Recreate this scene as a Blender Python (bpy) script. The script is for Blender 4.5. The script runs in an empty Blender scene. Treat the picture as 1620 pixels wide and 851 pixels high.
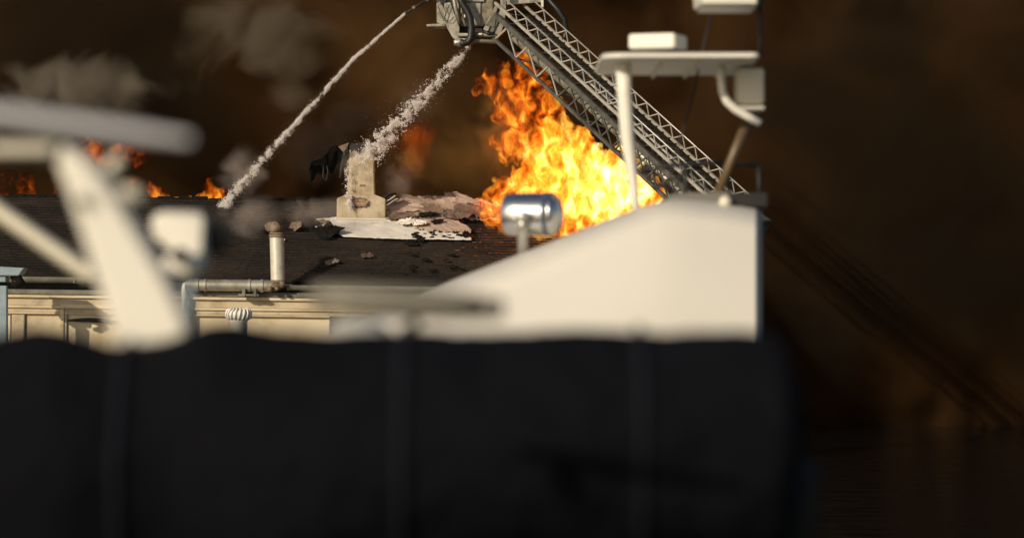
import bpy, bmesh, math, random
import numpy as np
from mathutils import Vector, Matrix, Euler

S = bpy.context.scene
COL = S.collection
R = math.radians
random.seed(7)
rng = np.random.default_rng(11)

# ------------------------------------------------------------------ camera, sky, sun, exposure
K = 2.0e-4                       # radians per photo pixel
CX, CY, CZ = 810.0, 425.5, 5.5   # principal point of the photo, camera height above the water
def P(px, py, Y):
    return Vector(((px - CX) * K * Y, Y, CZ + (CY - py) * K * Y))

cam_d = bpy.data.cameras.new('camera'); cam = bpy.data.objects.new('camera', cam_d); COL.objects.link(cam)
cam.location = (0, 0, CZ); cam.rotation_euler = (R(90), 0, 0)
cam_d.sensor_width = 36; cam_d.lens = 36 / (1620 * K)
cam_d.clip_start = 0.1; cam_d.clip_end = 6000
cam_d.dof.use_dof = True; cam_d.dof.focus_distance = 101; cam_d.dof.aperture_fstop = 4.9
S.camera = cam

SUN_EL, SUN_AZ = R(22), R(218)   # azimuth measured clockwise from +Y: behind the camera, to the left
w = bpy.data.worlds.new('World'); S.world = w; w.use_nodes = True
nt = w.node_tree
bg = nt.nodes['Background']; bg.inputs[1].default_value = 0.075
sky = nt.nodes.new('ShaderNodeTexSky'); sky.sky_type = 'NISHITA'; sky.sun_disc = False
sky.sun_elevation = SUN_EL; sky.sun_rotation = SUN_AZ; sky.air_density = 1.0; sky.dust_density = 2.0
nt.links.new(sky.outputs[0], bg.inputs[0])
sd = bpy.data.lights.new('sun', 'SUN'); sd.energy = 3.6; sd.angle = R(0.5); sd.color = (1.0, 0.86, 0.66)
sun = bpy.data.objects.new('sun', sd); COL.objects.link(sun)
sv = Vector((math.sin(SUN_AZ) * math.cos(SUN_EL), math.cos(SUN_AZ) * math.cos(SUN_EL), math.sin(SUN_EL)))
sun.rotation_euler = sv.to_track_quat('Z', 'Y').to_euler(); sun.location = sv * 60
S.view_settings.view_transform = 'Standard'; S.view_settings.look = 'None'
S.view_settings.exposure = 0; S.view_settings.gamma = 1
cy = S.cycles
cy.use_denoising = True
cy.max_bounces = 8; cy.diffuse_bounces = 3; cy.glossy_bounces = 3; cy.transmission_bounces = 4
cy.volume_bounces = 1; cy.transparent_max_bounces = 96
cy.volume_step_rate = 1.0; cy.volume_max_steps = 256
cy.sample_clamp_indirect = 6.0

# ------------------------------------------------------------------ helpers
def tag(o, label=None, cat=None, group=None, kind=None):
    if label: o['label'] = label
    if cat: o['category'] = cat
    if group: o['group'] = group
    if kind: o['kind'] = kind
    return o

def thing(name, loc, label, cat, group=None):
    o = bpy.data.objects.new(name, None); COL.objects.link(o)
    o.location = loc; o.empty_display_size = 0.2
    return tag(o, label, cat, group)

def origin_of(o):
    v = Vector((0, 0, 0))
    while o is not None:
        v += o.location; o = o.parent
    return v

def link_mesh(name, me, mat, parent=None, smooth=False):
    o = bpy.data.objects.new(name, me); COL.objects.link(o)
    if mat: me.materials.append(mat)
    if smooth:
        me.polygons.foreach_set('use_smooth', [True] * len(me.polygons))
    if parent: o.parent = parent
    return o

class MB:
    """collects shapes in world coordinates, builds ONE mesh object"""
    def __init__(s): s.bm = bmesh.new()
    def poly(s, pts): 
        return s.bm.faces.new([s.bm.verts.new(p) for p in pts])
    def box(s, c, size, rot=None):
        m = Matrix.Translation(Vector(c))
        if rot is not None: m = m @ (rot.to_matrix().to_4x4() if isinstance(rot, Euler) else rot.to_4x4())
        m = m @ Matrix.Diagonal((*size, 1))
        r = bmesh.ops.create_cube(s.bm, size=1, matrix=m); return r['verts']
    def span(s, a, b):
        a, b = Vector(a), Vector(b)
        return s.box((a + b) / 2, [abs(q) for q in (b - a)])
    def beam(s, a, b, wx, wz, up=Vector((0, 0, 1))):
        a, b = Vector(a), Vector(b); d = (b - a); L = d.length; d.normalize()
        x = d.cross(up); 
        if x.length < 1e-4: x = d.cross(Vector((0, 1, 0)))
        x.normalize(); z = x.cross(d)
        m = Matrix((x, d, z)).transposed()
        return s.box((a + b) / 2, (wx, L, wz), m)
    def tube(s, pts, r, n=10, cap=True):
        pts = [Vector(p) for p in pts]
        rr = r if isinstance(r, (list, tuple)) else [r] * len(pts)
        rings = []; ref = None
        for i, p in enumerate(pts):
            d = (pts[min(i + 1, len(pts) - 1)] - pts[max(i - 1, 0)]).normalized()
            if ref is None:
                ref = d.orthogonal().normalized()
            ref = (ref - d * ref.dot(d)).normalized(); e = d.cross(ref)
            rings.append([s.bm.verts.new(p + (ref * math.cos(2 * math.pi * k / n) + e * math.sin(2 * math.pi * k / n)) * rr[i]) for k in range(n)])
        for A, B in zip(rings, rings[1:]):
            for k in range(n):
                s.bm.faces.new((A[k], A[(k + 1) % n], B[(k + 1) % n], B[k]))
        if cap:
            s.bm.faces.new(rings[0][::-1]); s.bm.faces.new(rings[-1])
        return rings
    def lathe(s, c, axis, prof, n=24):
        """prof: (t along axis, radius)"""
        axis = Vector(axis).normalized(); c = Vector(c)
        return s.tube([c + axis * t for t, r in prof], [max(r, 1e-4) for t, r in prof], n)
    def prism(s, pts, depth):
        """polygon (list of Vectors) pushed by the depth Vector"""
        a = [s.bm.verts.new(p) for p in pts]; b = [s.bm.verts.new(Vector(p) + Vector(depth)) for p in pts]
        n = len(a)
        s.bm.faces.new(a); s.bm.faces.new(b[::-1])
        for i in range(n): s.bm.faces.new((a[i], b[i], b[(i + 1) % n], a[(i + 1) % n]))
    def grid(s, f, nu, nv, flip=False):
        V = [[s.bm.verts.new(f(i / nu, j / nv)) for j in range(nv + 1)] for i in range(nu + 1)]
        for i in range(nu):
            for j in range(nv):
                q = (V[i][j], V[i + 1][j], V[i + 1][j + 1], V[i][j + 1])
                s.bm.faces.new(q[::-1] if flip else q)
        return V
    def build(s, name, mat, parent=None, smooth=False, bevel=0, seg=2, thick=0, subsurf=0, at=None):
        org = origin_of(parent) if parent else (Vector(at) if at is not None else Vector((0, 0, 0)))
        bmesh.ops.recalc_face_normals(s.bm, faces=s.bm.faces)
        if bevel:
            bmesh.ops.bevel(s.bm, geom=[e for e in s.bm.edges if len(e.link_faces) == 2 and e.calc_face_angle(0) > 0.5],
                            offset=bevel, segments=seg, affect='EDGES', clamp_overlap=True)
        bmesh.ops.translate(s.bm, verts=s.bm.verts, vec=-org)
        me = bpy.data.meshes.new(name); s.bm.to_mesh(me); s.bm.free()
        o = link_mesh(name, me, mat, parent, smooth)
        if parent is None: o.location = org
        if thick:
            m = o.modifiers.new('thick', 'SOLIDIFY'); m.thickness = thick; m.offset = -1
        if subsurf:
            m = o.modifiers.new('smooth', 'SUBSURF'); m.levels = m.render_levels = subsurf
        if smooth and bevel:
            m = o.modifiers.new('wn', 'WEIGHTED_NORMAL')
        return o

# ---- numpy noise and surface extraction
_perm = rng.permutation(256); _perm = np.concatenate([_perm, _perm, _perm])
_g = rng.normal(size=(256, 3)); _g /= np.linalg.norm(_g, axis=1)[:, None]
def perlin(x, y, z):
    xi, yi, zi = (np.floor(q).astype(int) for q in (x, y, z))
    xf, yf, zf = x - xi, y - yi, z - zi
    u, v, t = (q * q * q * (q * (q * 6 - 15) + 10) for q in (xf, yf, zf))
    xi &= 255; yi &= 255; zi &= 255
    def c(a, b, d):
        h = _perm[_perm[_perm[xi + a] + yi + b] + zi + d]; g = _g[h]
        return g[..., 0] * (xf - a) + g[..., 1] * (yf - b) + g[..., 2] * (zf - d)
    def l(a, b, q): return a + (b - a) * q
    return l(l(l(c(0,0,0), c(1,0,0), u), l(c(0,1,0), c(1,1,0), u), v), l(l(c(0,0,1), c(1,0,1), u), l(c(0,1,1), c(1,1,1), u), v), t)
def fbm(x, y, z, o=4, g=0.5):
    s = 0; a = 1.0
    for i in range(o):
        s = s + a * perlin(x + 17.3 * i, y + 5.1 * i, z + 9.7 * i); a *= g; x, y, z = x * 2.03, y * 2.03, z * 2.03
    return s
def surface_nets(F, lo, h):
    """closed surface of F > 0 on a regular grid, as (verts, quads)"""
    F = F.copy()
    for ax in range(3):
        sl = [slice(None)] * 3; sl[ax] = 0; F[tuple(sl)] = -1; sl[ax] = -1; F[tuple(sl)] = -1
    nx, ny, nz = F.shape; ins = F > 0
    acc = np.zeros((nx - 1, ny - 1, nz - 1, 3)); cnt = np.zeros((nx - 1, ny - 1, nz - 1))
    corners = [(a, b, c) for a in (0, 1) for b in (0, 1) for c in (0, 1)]
    def cs(c, A): return A[c[0]:nx - 1 + c[0], c[1]:ny - 1 + c[1], c[2]:nz - 1 + c[2]]
    for c in corners:
        for ax in range(3):
            if c[ax] == 0:
                d = list(c); d[ax] = 1
                fa, fb = cs(c, F), cs(d, F); m = (fa > 0) != (fb > 0)
                t = np.where(m, fa / np.where(m, fa - fb, 1), 0)
                for k in range(3):
                    acc[..., k] += np.where(m, c[k] + (t if k == ax else 0), 0)
                cnt += m
    act = cnt > 0; idx = -np.ones(act.shape, int); idx[act] = np.arange(act.sum())
    ijk = np.argwhere(act)
    V = (ijk + acc[act] / cnt[act][:, None]) * h + np.array(lo)
    Q = []
    for ax in range(3):
        o = [k for k in range(3) if k != ax]
        a = [slice(1, -1)] * 3; a[ax] = slice(0, -1); b = list(a); b[ax] = slice(1, None)
        m = ins[tuple(a)] != ins[tuple(b)]
        e = np.argwhere(m); fl = ins[tuple(a)][m]
        e = e.copy()
        for k in o: e[:, k] += 1
        q = []
        for (p0, p1) in ((-1, -1), (0, -1), (0, 0), (-1, 0)):
            f = e.copy(); f[:, o[0]] += p0; f[:, o[1]] += p1
            q.append(idx[f[:, 0], f[:, 1], f[:, 2]])
        q = np.stack(q, 1)
        if ax == 1: fl = ~fl
        q[~fl] = q[~fl][:, ::-1]; Q.append(q)
    return V, np.concatenate(Q)
def np_mesh(name, V, Q):
    me = bpy.data.meshes.new(name)
    n = Q.shape[1]
    me.vertices.add(len(V)); me.vertices.foreach_set('co', np.asarray(V, np.float32).ravel())
    me.loops.add(Q.size); me.loops.foreach_set('vertex_index', Q.astype(np.int32).ravel())
    me.polygons.add(len(Q)); me.polygons.foreach_set('loop_start', np.arange(0, Q.size, n, dtype=np.int32))
    me.polygons.foreach_set('loop_total', np.full(len(Q), n, np.int32))
    me.update(calc_edges=True); me.validate()
    return me

# ------------------------------------------------------------------ materials
def N(nt, t, **kw):
    n = nt.nodes.new(t)
    for k, v in kw.items():
        if hasattr(n, k): setattr(n, k, v)
    return n
def mat(name, col, rough=0.5, metal=0.0, vary=0.15, scale=3.0, bump=0.0, bscale=40.0, dirt=None, dscale=1.0, dlo=0.5, dhi=0.7, spec=0.5, coords=(1, 1, 1)):
    m = bpy.data.materials.new(name); m.use_nodes = True; nt = m.node_tree; L = nt.links.new
    b = nt.nodes['Principled BSDF']
    b.inputs['Roughness'].default_value = rough; b.inputs['Metallic'].default_value = metal
    b.inputs['Specular IOR Level'].default_value = spec
    g = N(nt, 'ShaderNodeNewGeometry'); mp = N(nt, 'ShaderNodeMapping'); mp.inputs['Scale'].default_value = coords
    L(g.outputs['Position'], mp.inputs['Vector'])
    n = N(nt, 'ShaderNodeTexNoise'); n.inputs['Scale'].default_value = scale; n.inputs['Detail'].default_value = 6; n.inputs['Roughness'].default_value = 0.6
    L(mp.outputs[0], n.inputs['Vector'])
    r = N(nt, 'ShaderNodeValToRGB'); e = r.color_ramp.elements
    e[0].position = 0.3; e[1].position = 0.7
    e[0].color = tuple(c * (1 - vary) for c in col) + (1,); e[1].color = tuple(min(1, c * (1 + vary)) for c in col) + (1,)
    L(n.outputs['Fac'], r.inputs['Fac']); out = r.outputs['Color']
    if dirt:
        n2 = N(nt, 'ShaderNodeTexNoise'); n2.inputs['Scale'].default_value = dscale; n2.inputs['Detail'].default_value = 8; n2.inputs['Roughness'].default_value = 0.65
        L(mp.outputs[0], n2.inputs['Vector'])
        mr = N(nt, 'ShaderNodeMapRange'); mr.inputs['From Min'].default_value = dlo; mr.inputs['From Max'].default_value = dhi
        L(n2.outputs['Fac'], mr.inputs['Value'])
        mx = N(nt, 'ShaderNodeMix', data_type='RGBA'); L(mr.outputs[0], mx.inputs[0]); L(out, mx.inputs[6]); mx.inputs[7].default_value = (*dirt, 1)
        out = mx.outputs[2]
    L(out, b.inputs['Base Color'])
    if bump:
        n3 = N(nt, 'ShaderNodeTexNoise'); n3.inputs['Scale'].default_value = bscale; n3.inputs['Detail'].default_value = 5
        L(mp.outputs[0], n3.inputs['Vector'])
        bp = N(nt, 'ShaderNodeBump'); bp.inputs['Strength'].default_value = bump; bp.inputs['Distance'].default_value = 0.02
        L(n3.outputs['Fac'], bp.inputs['Height']); L(bp.outputs[0], b.inputs['Normal'])
    return m

M = {}
M['stucco'] = mat('cream stucco', (0.50, 0.415, 0.285), 0.9, vary=0.12, scale=1.2, bump=0.3, bscale=30, dirt=(0.24, 0.185, 0.12), dscale=1.1, dlo=0.50, dhi=0.72)
M['trim'] = mat('cream painted trim', (0.62, 0.52, 0.35), 0.8, vary=0.12, scale=1.0, bump=0.2, dirt=(0.33, 0.24, 0.13), dscale=1.4, dlo=0.5, dhi=0.72, coords=(0.35, 1, 2))
M['wall'] = mat('pale cream wall', (0.62, 0.53, 0.37), 0.85, vary=0.08, scale=0.8, bump=0.2, dirt=(0.42, 0.32, 0.18), dscale=0.7)
M['shingle'] = mat('dark asphalt shingle', (0.0105, 0.0078, 0.0056), 0.42, vary=0.55, scale=3.5, bump=0.6, bscale=60, dirt=(0.034, 0.0235, 0.0165), dscale=0.28, dlo=0.46, dhi=0.62, spec=0.6, coords=(1, 3, 3))
M['char'] = mat('charred wood', (0.008, 0.007, 0.006), 0.95, vary=0.6, scale=8, bump=0.8, bscale=20, spec=0.15)
M['ash'] = mat('ash covered roofing sheet', (0.36, 0.265, 0.21), 0.95, vary=0.35, scale=2.0, bump=0.5, bscale=6, dirt=(0.07, 0.042, 0.032), dscale=1.1, dlo=0.54, dhi=0.60, coords=(0.5, 1, 1.8))
M['ash2'] = mat('scorched brown sheet', (0.13, 0.085, 0.062), 0.95, vary=0.5, scale=2.5, bump=0.5, bscale=6, dirt=(0.03, 0.02, 0.015), dscale=1.5)
M['membrane'] = mat('white roofing membrane', (0.60, 0.57, 0.51), 0.75, vary=0.10, scale=1.5, bump=0.25, bscale=6, dirt=(0.16, 0.13, 0.11), dscale=2.2, dlo=0.60, dhi=0.75)
M['flash'] = mat('white painted flashing', (0.62, 0.58, 0.48), 0.6, vary=0.08, bump=0.1)
M['galv'] = mat('galvanised duct', (0.40, 0.38, 0.31), 0.45, metal=0.55, vary=0.25, scale=2.5, bump=0.15, bscale=10, dirt=(0.16, 0.13, 0.08), dscale=2.0, dlo=0.5, dhi=0.7)
M['pipe'] = mat('pale painted vent pipe', (0.58, 0.55, 0.46), 0.4, metal=0.2, vary=0.1, scale=4, dirt=(0.3, 0.25, 0.17), dscale=3, dlo=0.55, dhi=0.75)
M['rust'] = mat('scorched rusty metal', (0.20, 0.145, 0.10), 0.85, metal=0.2, vary=0.45, scale=5, bump=0.6, bscale=14, dirt=(0.05, 0.035, 0.025), dscale=4)
M['gutter'] = mat('weathered grey green gutter', (0.17, 0.16, 0.125), 0.7, vary=0.3, scale=2, bump=0.2, dirt=(0.06, 0.055, 0.04), dscale=1.2)
M['bluegrey'] = mat('blue grey painted steel', (0.22, 0.29, 0.33), 0.55, vary=0.15, scale=4)
M['whiteplas'] = mat('white ventilator plastic', (0.72, 0.70, 0.64), 0.5, vary=0.08, scale=6, dirt=(0.35, 0.30, 0.22), dscale=9, dlo=0.58, dhi=0.8)
M['brick'] = mat('exposed red brick', (0.30, 0.16, 0.10), 0.9, vary=0.3, scale=6, bump=0.5)
M['alu'] = mat('weathered aluminium', (0.50, 0.475, 0.41), 0.45, metal=0.5, vary=0.15, scale=3, bump=0.08, dirt=(0.20, 0.18, 0.14), dscale=2.5, dlo=0.55, dhi=0.75)
M['oldmetal'] = mat('dulled grey metal', (0.34, 0.32, 0.26), 0.5, metal=0.4, vary=0.25, scale=4, bump=0.15, bscale=12, dirt=(0.10, 0.085, 0.06), dscale=2.5, dlo=0.48, dhi=0.7)
M['oldmetal2'] = mat('tan grey metal', (0.25, 0.21, 0.145), 0.5, metal=0.4, vary=0.3, scale=4, dirt=(0.07, 0.06, 0.04), dscale=3, dlo=0.48, dhi=0.7)
M['aludark'] = mat('grimy shade dark aluminium', (0.13, 0.125, 0.105), 0.5, metal=0.5, vary=0.3, scale=3, dirt=(0.04, 0.037, 0.03), dscale=2.5)  # darker copy of alu; carries the ladder's underside shade in its colour
M['rung'] = mat('dark rubbered rung', (0.05, 0.047, 0.042), 0.7, vary=0.3)
M['rubber'] = mat('black rubber hose', (0.010, 0.010, 0.010), 0.5, vary=0.2)
M['darkwin'] = mat('dark window glass', (0.015, 0.015, 0.016), 0.12, vary=0.2)
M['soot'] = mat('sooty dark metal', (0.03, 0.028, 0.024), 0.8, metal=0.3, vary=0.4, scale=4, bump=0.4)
M['gel'] = mat('white gelcoat', (0.60, 0.575, 0.515), 0.38, vary=0.03, scale=0.7, bump=0.015, bscale=4)
M['paint'] = mat('white marine paint', (0.72, 0.69, 0.60), 0.4, vary=0.05, scale=5)
M['paint2'] = mat('cream marine paint', (0.66, 0.61, 0.48), 0.45, vary=0.06, scale=5)
M['bluewhite'] = mat('blue white gelcoat', (0.52, 0.52, 0.54), 0.35, vary=0.04, scale=5)
M['greytube'] = mat('grey tube', (0.15, 0.14, 0.108), 0.5, vary=0.25, scale=12)
M['navy'] = mat('navy canvas', (0.0034, 0.0037, 0.0055), 0.9, vary=0.25, scale=6, bump=0.5, bscale=30, spec=0.08)
M['strap'] = mat('faded navy webbing', (0.010, 0.011, 0.016), 0.9, vary=0.2, spec=0.1)
M['chrome'] = mat('polished chrome', (0.66, 0.66, 0.65), 0.27, metal=1.0, vary=0.03, scale=6)
M['stain'] = mat('dull stainless', (0.50, 0.49, 0.44), 0.35, metal=0.7, vary=0.1, scale=6)
M['lens'] = mat('searchlight lens', (0.06, 0.09, 0.15), 0.08, vary=0.1)
M['black'] = mat('black fittings', (0.010, 0.009, 0.008), 0.6, vary=0.3)
M['greybox'] = mat('grey deck box', (0.16, 0.15, 0.13), 0.6, vary=0.15)
M['wood'] = mat('varnished wooden pole', (0.12, 0.078, 0.038), 0.4, vary=0.2, scale=8)
M['quay'] = mat('quay concrete', (0.16, 0.145, 0.12), 0.9, vary=0.25, scale=0.6, bump=0.5, bscale=5)
M['seabed'] = mat('sea bed', (0.02, 0.02, 0.018), 1.0)

def water_mat():
    m = bpy.data.materials.new('harbour water'); m.use_nodes = True; nt = m.node_tree; b = nt.nodes['Principled BSDF']
    b.inputs['Base Color'].default_value = (0.004, 0.006, 0.007, 1); b.inputs['Roughness'].default_value = 0.08
    n = N(nt, 'ShaderNodeTexNoise'); n.inputs['Scale'].default_value = 1.1; n.inputs['Detail'].default_value = 5
    g = N(nt, 'ShaderNodeNewGeometry'); nt.links.new(g.outputs['Position'], n.inputs['Vector'])
    bp = N(nt, 'ShaderNodeBump'); bp.inputs['Strength'].default_value = 0.6; bp.inputs['Distance'].default_value = 0.12
    nt.links.new(n.outputs['Fac'], bp.inputs['Height']); nt.links.new(bp.outputs[0], b.inputs['Normal'])
    return m

def drops_mat():
    m = bpy.data.materials.new('white water'); m.use_nodes = True; nt = m.node_tree; b = nt.nodes['Principled BSDF']
    b.inputs['Base Color'].default_value = (0.96, 0.91, 0.87, 1); b.inputs['Roughness'].default_value = 0.5
    tr = N(nt, 'ShaderNodeBsdfTranslucent'); tr.inputs[0].default_value = (0.97, 0.92, 0.88, 1)
    mx = N(nt, 'ShaderNodeMixShader'); mx.inputs[0].default_value = 0.12
    nt.links.new(b.outputs[0], mx.inputs[1]); nt.links.new(tr.outputs[0], mx.inputs[2])
    tp = N(nt, 'ShaderNodeBsdfTransparent'); m2 = N(nt, 'ShaderNodeMixShader'); m2.inputs[0].default_value = 0.22
    nt.links.new(mx.outputs[0], m2.inputs[1]); nt.links.new(tp.outputs[0], m2.inputs[2])
    nt.links.new(m2.outputs[0], nt.nodes['Material Output'].inputs['Surface'])
    return m
M['drops'] = drops_mat()

def flame_mat(name, hot, hotR, gain, bias=0.0, strength=1.0, absorb=0.5, scale=1.0, step=0.25):
    """glowing gas: emission + a little absorption; hot = world point of the hottest gas, hotR its reach (x,y,z)"""
    m = bpy.data.materials.new(name); m.use_nodes = True; nt = m.node_tree; L = nt.links.new
    for n in list(nt.nodes):
        if n.type != 'OUTPUT_MATERIAL': nt.nodes.remove(n)
    out = nt.nodes['Material Output']
    g = N(nt, 'ShaderNodeNewGeometry')
    mp = N(nt, 'ShaderNodeMapping'); mp.inputs['Scale'].default_value = (1.08 * scale, 0.28 * scale, 0.76 * scale); mp.inputs['Rotation'].default_value = (0, R(-28), 0)
    L(g.outputs['Position'], mp.inputs['Vector'])
    n1 = N(nt, 'ShaderNodeTexNoise'); n1.inputs['Scale'].default_value = 2.2; n1.inputs['Detail'].default_value = 8; n1.inputs['Roughness'].default_value = 0.66; n1.inputs['Distortion'].default_value = 0.55
    L(mp.outputs[0], n1.inputs['Vector'])
    sub = N(nt, 'ShaderNodeVectorMath', operation='SUBTRACT'); L(g.outputs['Position'], sub.inputs[0]); sub.inputs[1].default_value = hot
    dv = N(nt, 'ShaderNodeVectorMath', operation='DIVIDE'); L(sub.outputs[0], dv.inputs[0]); dv.inputs[1].default_value = hotR
    ln = N(nt, 'ShaderNodeVectorMath', operation='LENGTH'); L(dv.outputs[0], ln.inputs[0])
    h = N(nt, 'ShaderNodeMath', operation='MULTIPLY_ADD'); L(ln.outputs['Value'], h.inputs[0]); h.inputs[1].default_value = -0.42; h.inputs[2].default_value = 0.42 + bias
    k = N(nt, 'ShaderNodeMath', operation='MULTIPLY_ADD'); L(n1.outputs['Fac'], k.inputs[0]); k.inputs[1].default_value = gain; L(h.outputs[0], k.inputs[2])
    of = N(nt, 'ShaderNodeMath', operation='SUBTRACT'); L(k.outputs[0], of.inputs[0]); of.inputs[1].default_value = gain * 0.5 - 0.42
    cr = N(nt, 'ShaderNodeValToRGB'); el = cr.color_ramp.elements
    el[0].position = 0.0; el[0].color = (0.10, 0.008, 0.0, 1); el[1].position = 1.0; el[1].color = (1.0, 0.80, 0.38, 1)
    for p, c in ((0.22, (0.55, 0.05, 0.002, 1)), (0.42, (1.0, 0.16, 0.006, 1)), (0.62, (1.0, 0.36, 0.02, 1)), (0.80, (1.0, 0.60, 0.10, 1))):
        e = el.new(p); e.color = c
    L(of.outputs[0], cr.inputs['Fac'])
    sr = N(nt, 'ShaderNodeMapRange'); sr.inputs['From Min'].default_value = 0.14; sr.inputs['From Max'].default_value = 1.0
    sr.inputs['To Min'].default_value = 0.0; sr.inputs['To Max'].default_value = 2.4 * strength; L(of.outputs[0], sr.inputs['Value'])
    em = N(nt, 'ShaderNodeEmission'); L(cr.outputs[0], em.inputs[0]); L(sr.outputs[0], em.inputs[1])
    ab = N(nt, 'ShaderNodeVolumeAbsorption'); ab.inputs[0].default_value = (0.6, 0.4, 0.3, 1); ab.inputs[1].default_value = absorb
    ad = N(nt, 'ShaderNodeAddShader'); L(em.outputs[0], ad.inputs[0]); L(ab.outputs[0], ad.inputs[1]); L(ad.outputs[0], out.inputs['Volume'])
    tr = N(nt, 'ShaderNodeBsdfTransparent'); e2 = N(nt, 'ShaderNodeEmission'); L(cr.outputs[0], e2.inputs[0]); e2.inputs[1].default_value = 0.6 * strength
    mx = N(nt, 'ShaderNodeMixShader'); mx.inputs[0].default_value = 0.02; L(tr.outputs[0], mx.inputs[1]); L(e2.outputs[0], mx.inputs[2]); L(mx.outputs[0], out.inputs['Surface'])
    m.cycles.volume_step_rate = step
    return m

def smoke_mat(name, col, dens, scale=0.25, lo=0.35, hi=0.75, ball=False, step=1.0, aniso=0.0, dist=0.8, soft=1.6, floor=0.0):
    """scattering smoke; ball = the object is a stretched unit sphere whose density fades to its rim"""
    m = bpy.data.materials.new(name); m.use_nodes = True; nt = m.node_tree; L = nt.links.new
    for n in list(nt.nodes):
        if n.type != 'OUTPUT_MATERIAL': nt.nodes.remove(n)
    out = nt.nodes['Material Output']
    g = N(nt, 'ShaderNodeNewGeometry')
    n1 = N(nt, 'ShaderNodeTexNoise'); n1.inputs['Scale'].default_value = scale; n1.inputs['Detail'].default_value = 5; n1.inputs['Roughness'].default_value = 0.55; n1.inputs['Distortion'].default_value = dist
    L(g.outputs['Position'], n1.inputs['Vector'])
    val = n1.outputs['Fac']
    if ball:
        tc = N(nt, 'ShaderNodeTexCoord'); ln = N(nt, 'ShaderNodeVectorMath', operation='LENGTH'); L(tc.outputs['Object'], ln.inputs[0])
        f = N(nt, 'ShaderNodeMath', operation='MULTIPLY_ADD'); L(ln.outputs['Value'], f.inputs[0]); f.inputs[1].default_value = -0.55; L(val, f.inputs[2])
        f2 = N(nt, 'ShaderNodeMath', operation='ADD'); L(f.outputs[0], f2.inputs[0]); f2.inputs[1].default_value = 0.25; val = f2.outputs[0]
    mr = N(nt, 'ShaderNodeMapRange'); mr.inputs['From Min'].default_value = lo; mr.inputs['From Max'].default_value = hi
    mr.inputs['To Min'].default_value = floor; mr.inputs['To Max'].default_value = dens; L(val, mr.inputs['Value'])
    dens_out = mr.outputs[0]
    if ball:
        r2 = N(nt, 'ShaderNodeMapRange'); r2.inputs['From Min'].default_value = 1.0; r2.inputs['From Max'].default_value = 0.6; L(ln.outputs['Value'], r2.inputs['Value'])
        mm = N(nt, 'ShaderNodeMath', operation='MULTIPLY'); L(dens_out, mm.inputs[0]); L(r2.outputs[0], mm.inputs[1]); dens_out = mm.outputs[0]
    pv = N(nt, 'ShaderNodeVolumePrincipled'); pv.inputs['Color'].default_value = (*col, 1); pv.inputs['Anisotropy'].default_value = aniso
    pv.inputs['Density Attribute'].default_value = ''
    L(dens_out, pv.inputs['Density']); L(pv.outputs[0], out.inputs['Volume'])
    m.cycles.volume_step_rate = step
    return m

# ------------------------------------------------------------------ setting: water, quay, smoke
mb = MB(); mb.poly([(-3000, -400, 0), (3000, -400, 0), (3000, 5000, 0), (-3000, 5000, 0)])
tag(mb.build('water', water_mat()), kind='structure')
mb = MB(); mb.span((-60, 98.0, -2), (6.5, 140, 1.2)); tag(mb.build('quay', M['quay'], bevel=0.05), kind='structure')

def smoke_core():
    m = mat('dense soot smoke', (0.010, 0.0055, 0.0024), 1.0, vary=0.3, scale=0.12, spec=0.0)
    b = MB()
    def f(u, v):
        x = -70 + 170 * u; z = -1 + 60 * v
        q = fbm(np.array(x / 9.0), np.array(0.3), np.array(z / 8.0), 4)
        return Vector((x, 124 + 5.0 * float(q), z))
    nu, nv = 110, 48
    V = b.grid(f, nu, nv)
    rim = [V[i][0] for i in range(nu + 1)] + [V[nu][j] for j in range(1, nv + 1)] + [V[i][nv] for i in range(nu - 1, -1, -1)] + [V[0][j] for j in range(nv - 1, 0, -1)]
    back = [b.bm.verts.new((v.co.x, 150, v.co.z)) for v in rim]
    n = len(rim)
    for i in range(n): b.bm.faces.new((rim[i], back[i], back[(i + 1) % n], rim[(i + 1) % n]))
    b.bm.faces.new(back)
    o = b.build('smoke_column', m, smooth=True)
    tag(o, 'huge bank of dense dark brown smoke filling the sky behind the building', 'smoke', kind='stuff')
smoke_core()

def smoke_slab():
    b = MB(); b.span((-60, 109.5, -0.5), (90, 121, 48))
    m = smoke_mat('rolling brown smoke', (0.165, 0.088, 0.036), 0.42, scale=0.16, lo=0.42, hi=0.72, step=0.03, floor=0.0, dist=1.4)
    o = b.build('smoke', m); tag(o, 'soft brown smoke rolling in front of the dense bank', 'smoke', kind='stuff')
smoke_slab()

def puff(px, py, Y, rx, ry, rz, m, label):
    me = bpy.data.meshes.new('smoke_puff'); b = bmesh.new(); bmesh.ops.create_icosphere(b, subdivisions=3, radius=1); b.to_mesh(me); b.free()
    o = link_mesh('smoke_puff', me, m); o.location = P(px, py, Y); o.scale = (rx * K * Y, ry, rz * K * Y)
    tag(o, label, 'smoke', kind='stuff'); return o
grey = smoke_mat('grey smoke', (0.42, 0.37, 0.29), 0.75, scale=0.55, lo=0.42, hi=0.80, ball=True, step=0.6)
greyd = smoke_mat('dark grey smoke', (0.30, 0.25, 0.18), 0.75, scale=0.42, lo=0.46, hi=0.78, ball=True, step=0.6)
steam = smoke_mat('steam', (0.80, 0.70, 0.63), 1.0, scale=0.9, lo=0.36, hi=0.85, ball=True, step=0.6)
dark = smoke_mat('black smoke', (0.10, 0.07, 0.05), 1.6, scale=0.7, lo=0.34, hi=0.75, ball=True, step=0.6)
black = smoke_mat('black soot smoke', (0.045, 0.034, 0.022), 0.8, scale=0.2, lo=0.30, hi=0.6, ball=True, step=0.6)
puff(120, 110, 108.6, 420, 1.6, 240, black, 'black smoke bank at the upper left')
puff(1430, 300, 108.0, 420, 1.8, 480, black, 'black smoke bank at the right beyond the ladder')
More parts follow.
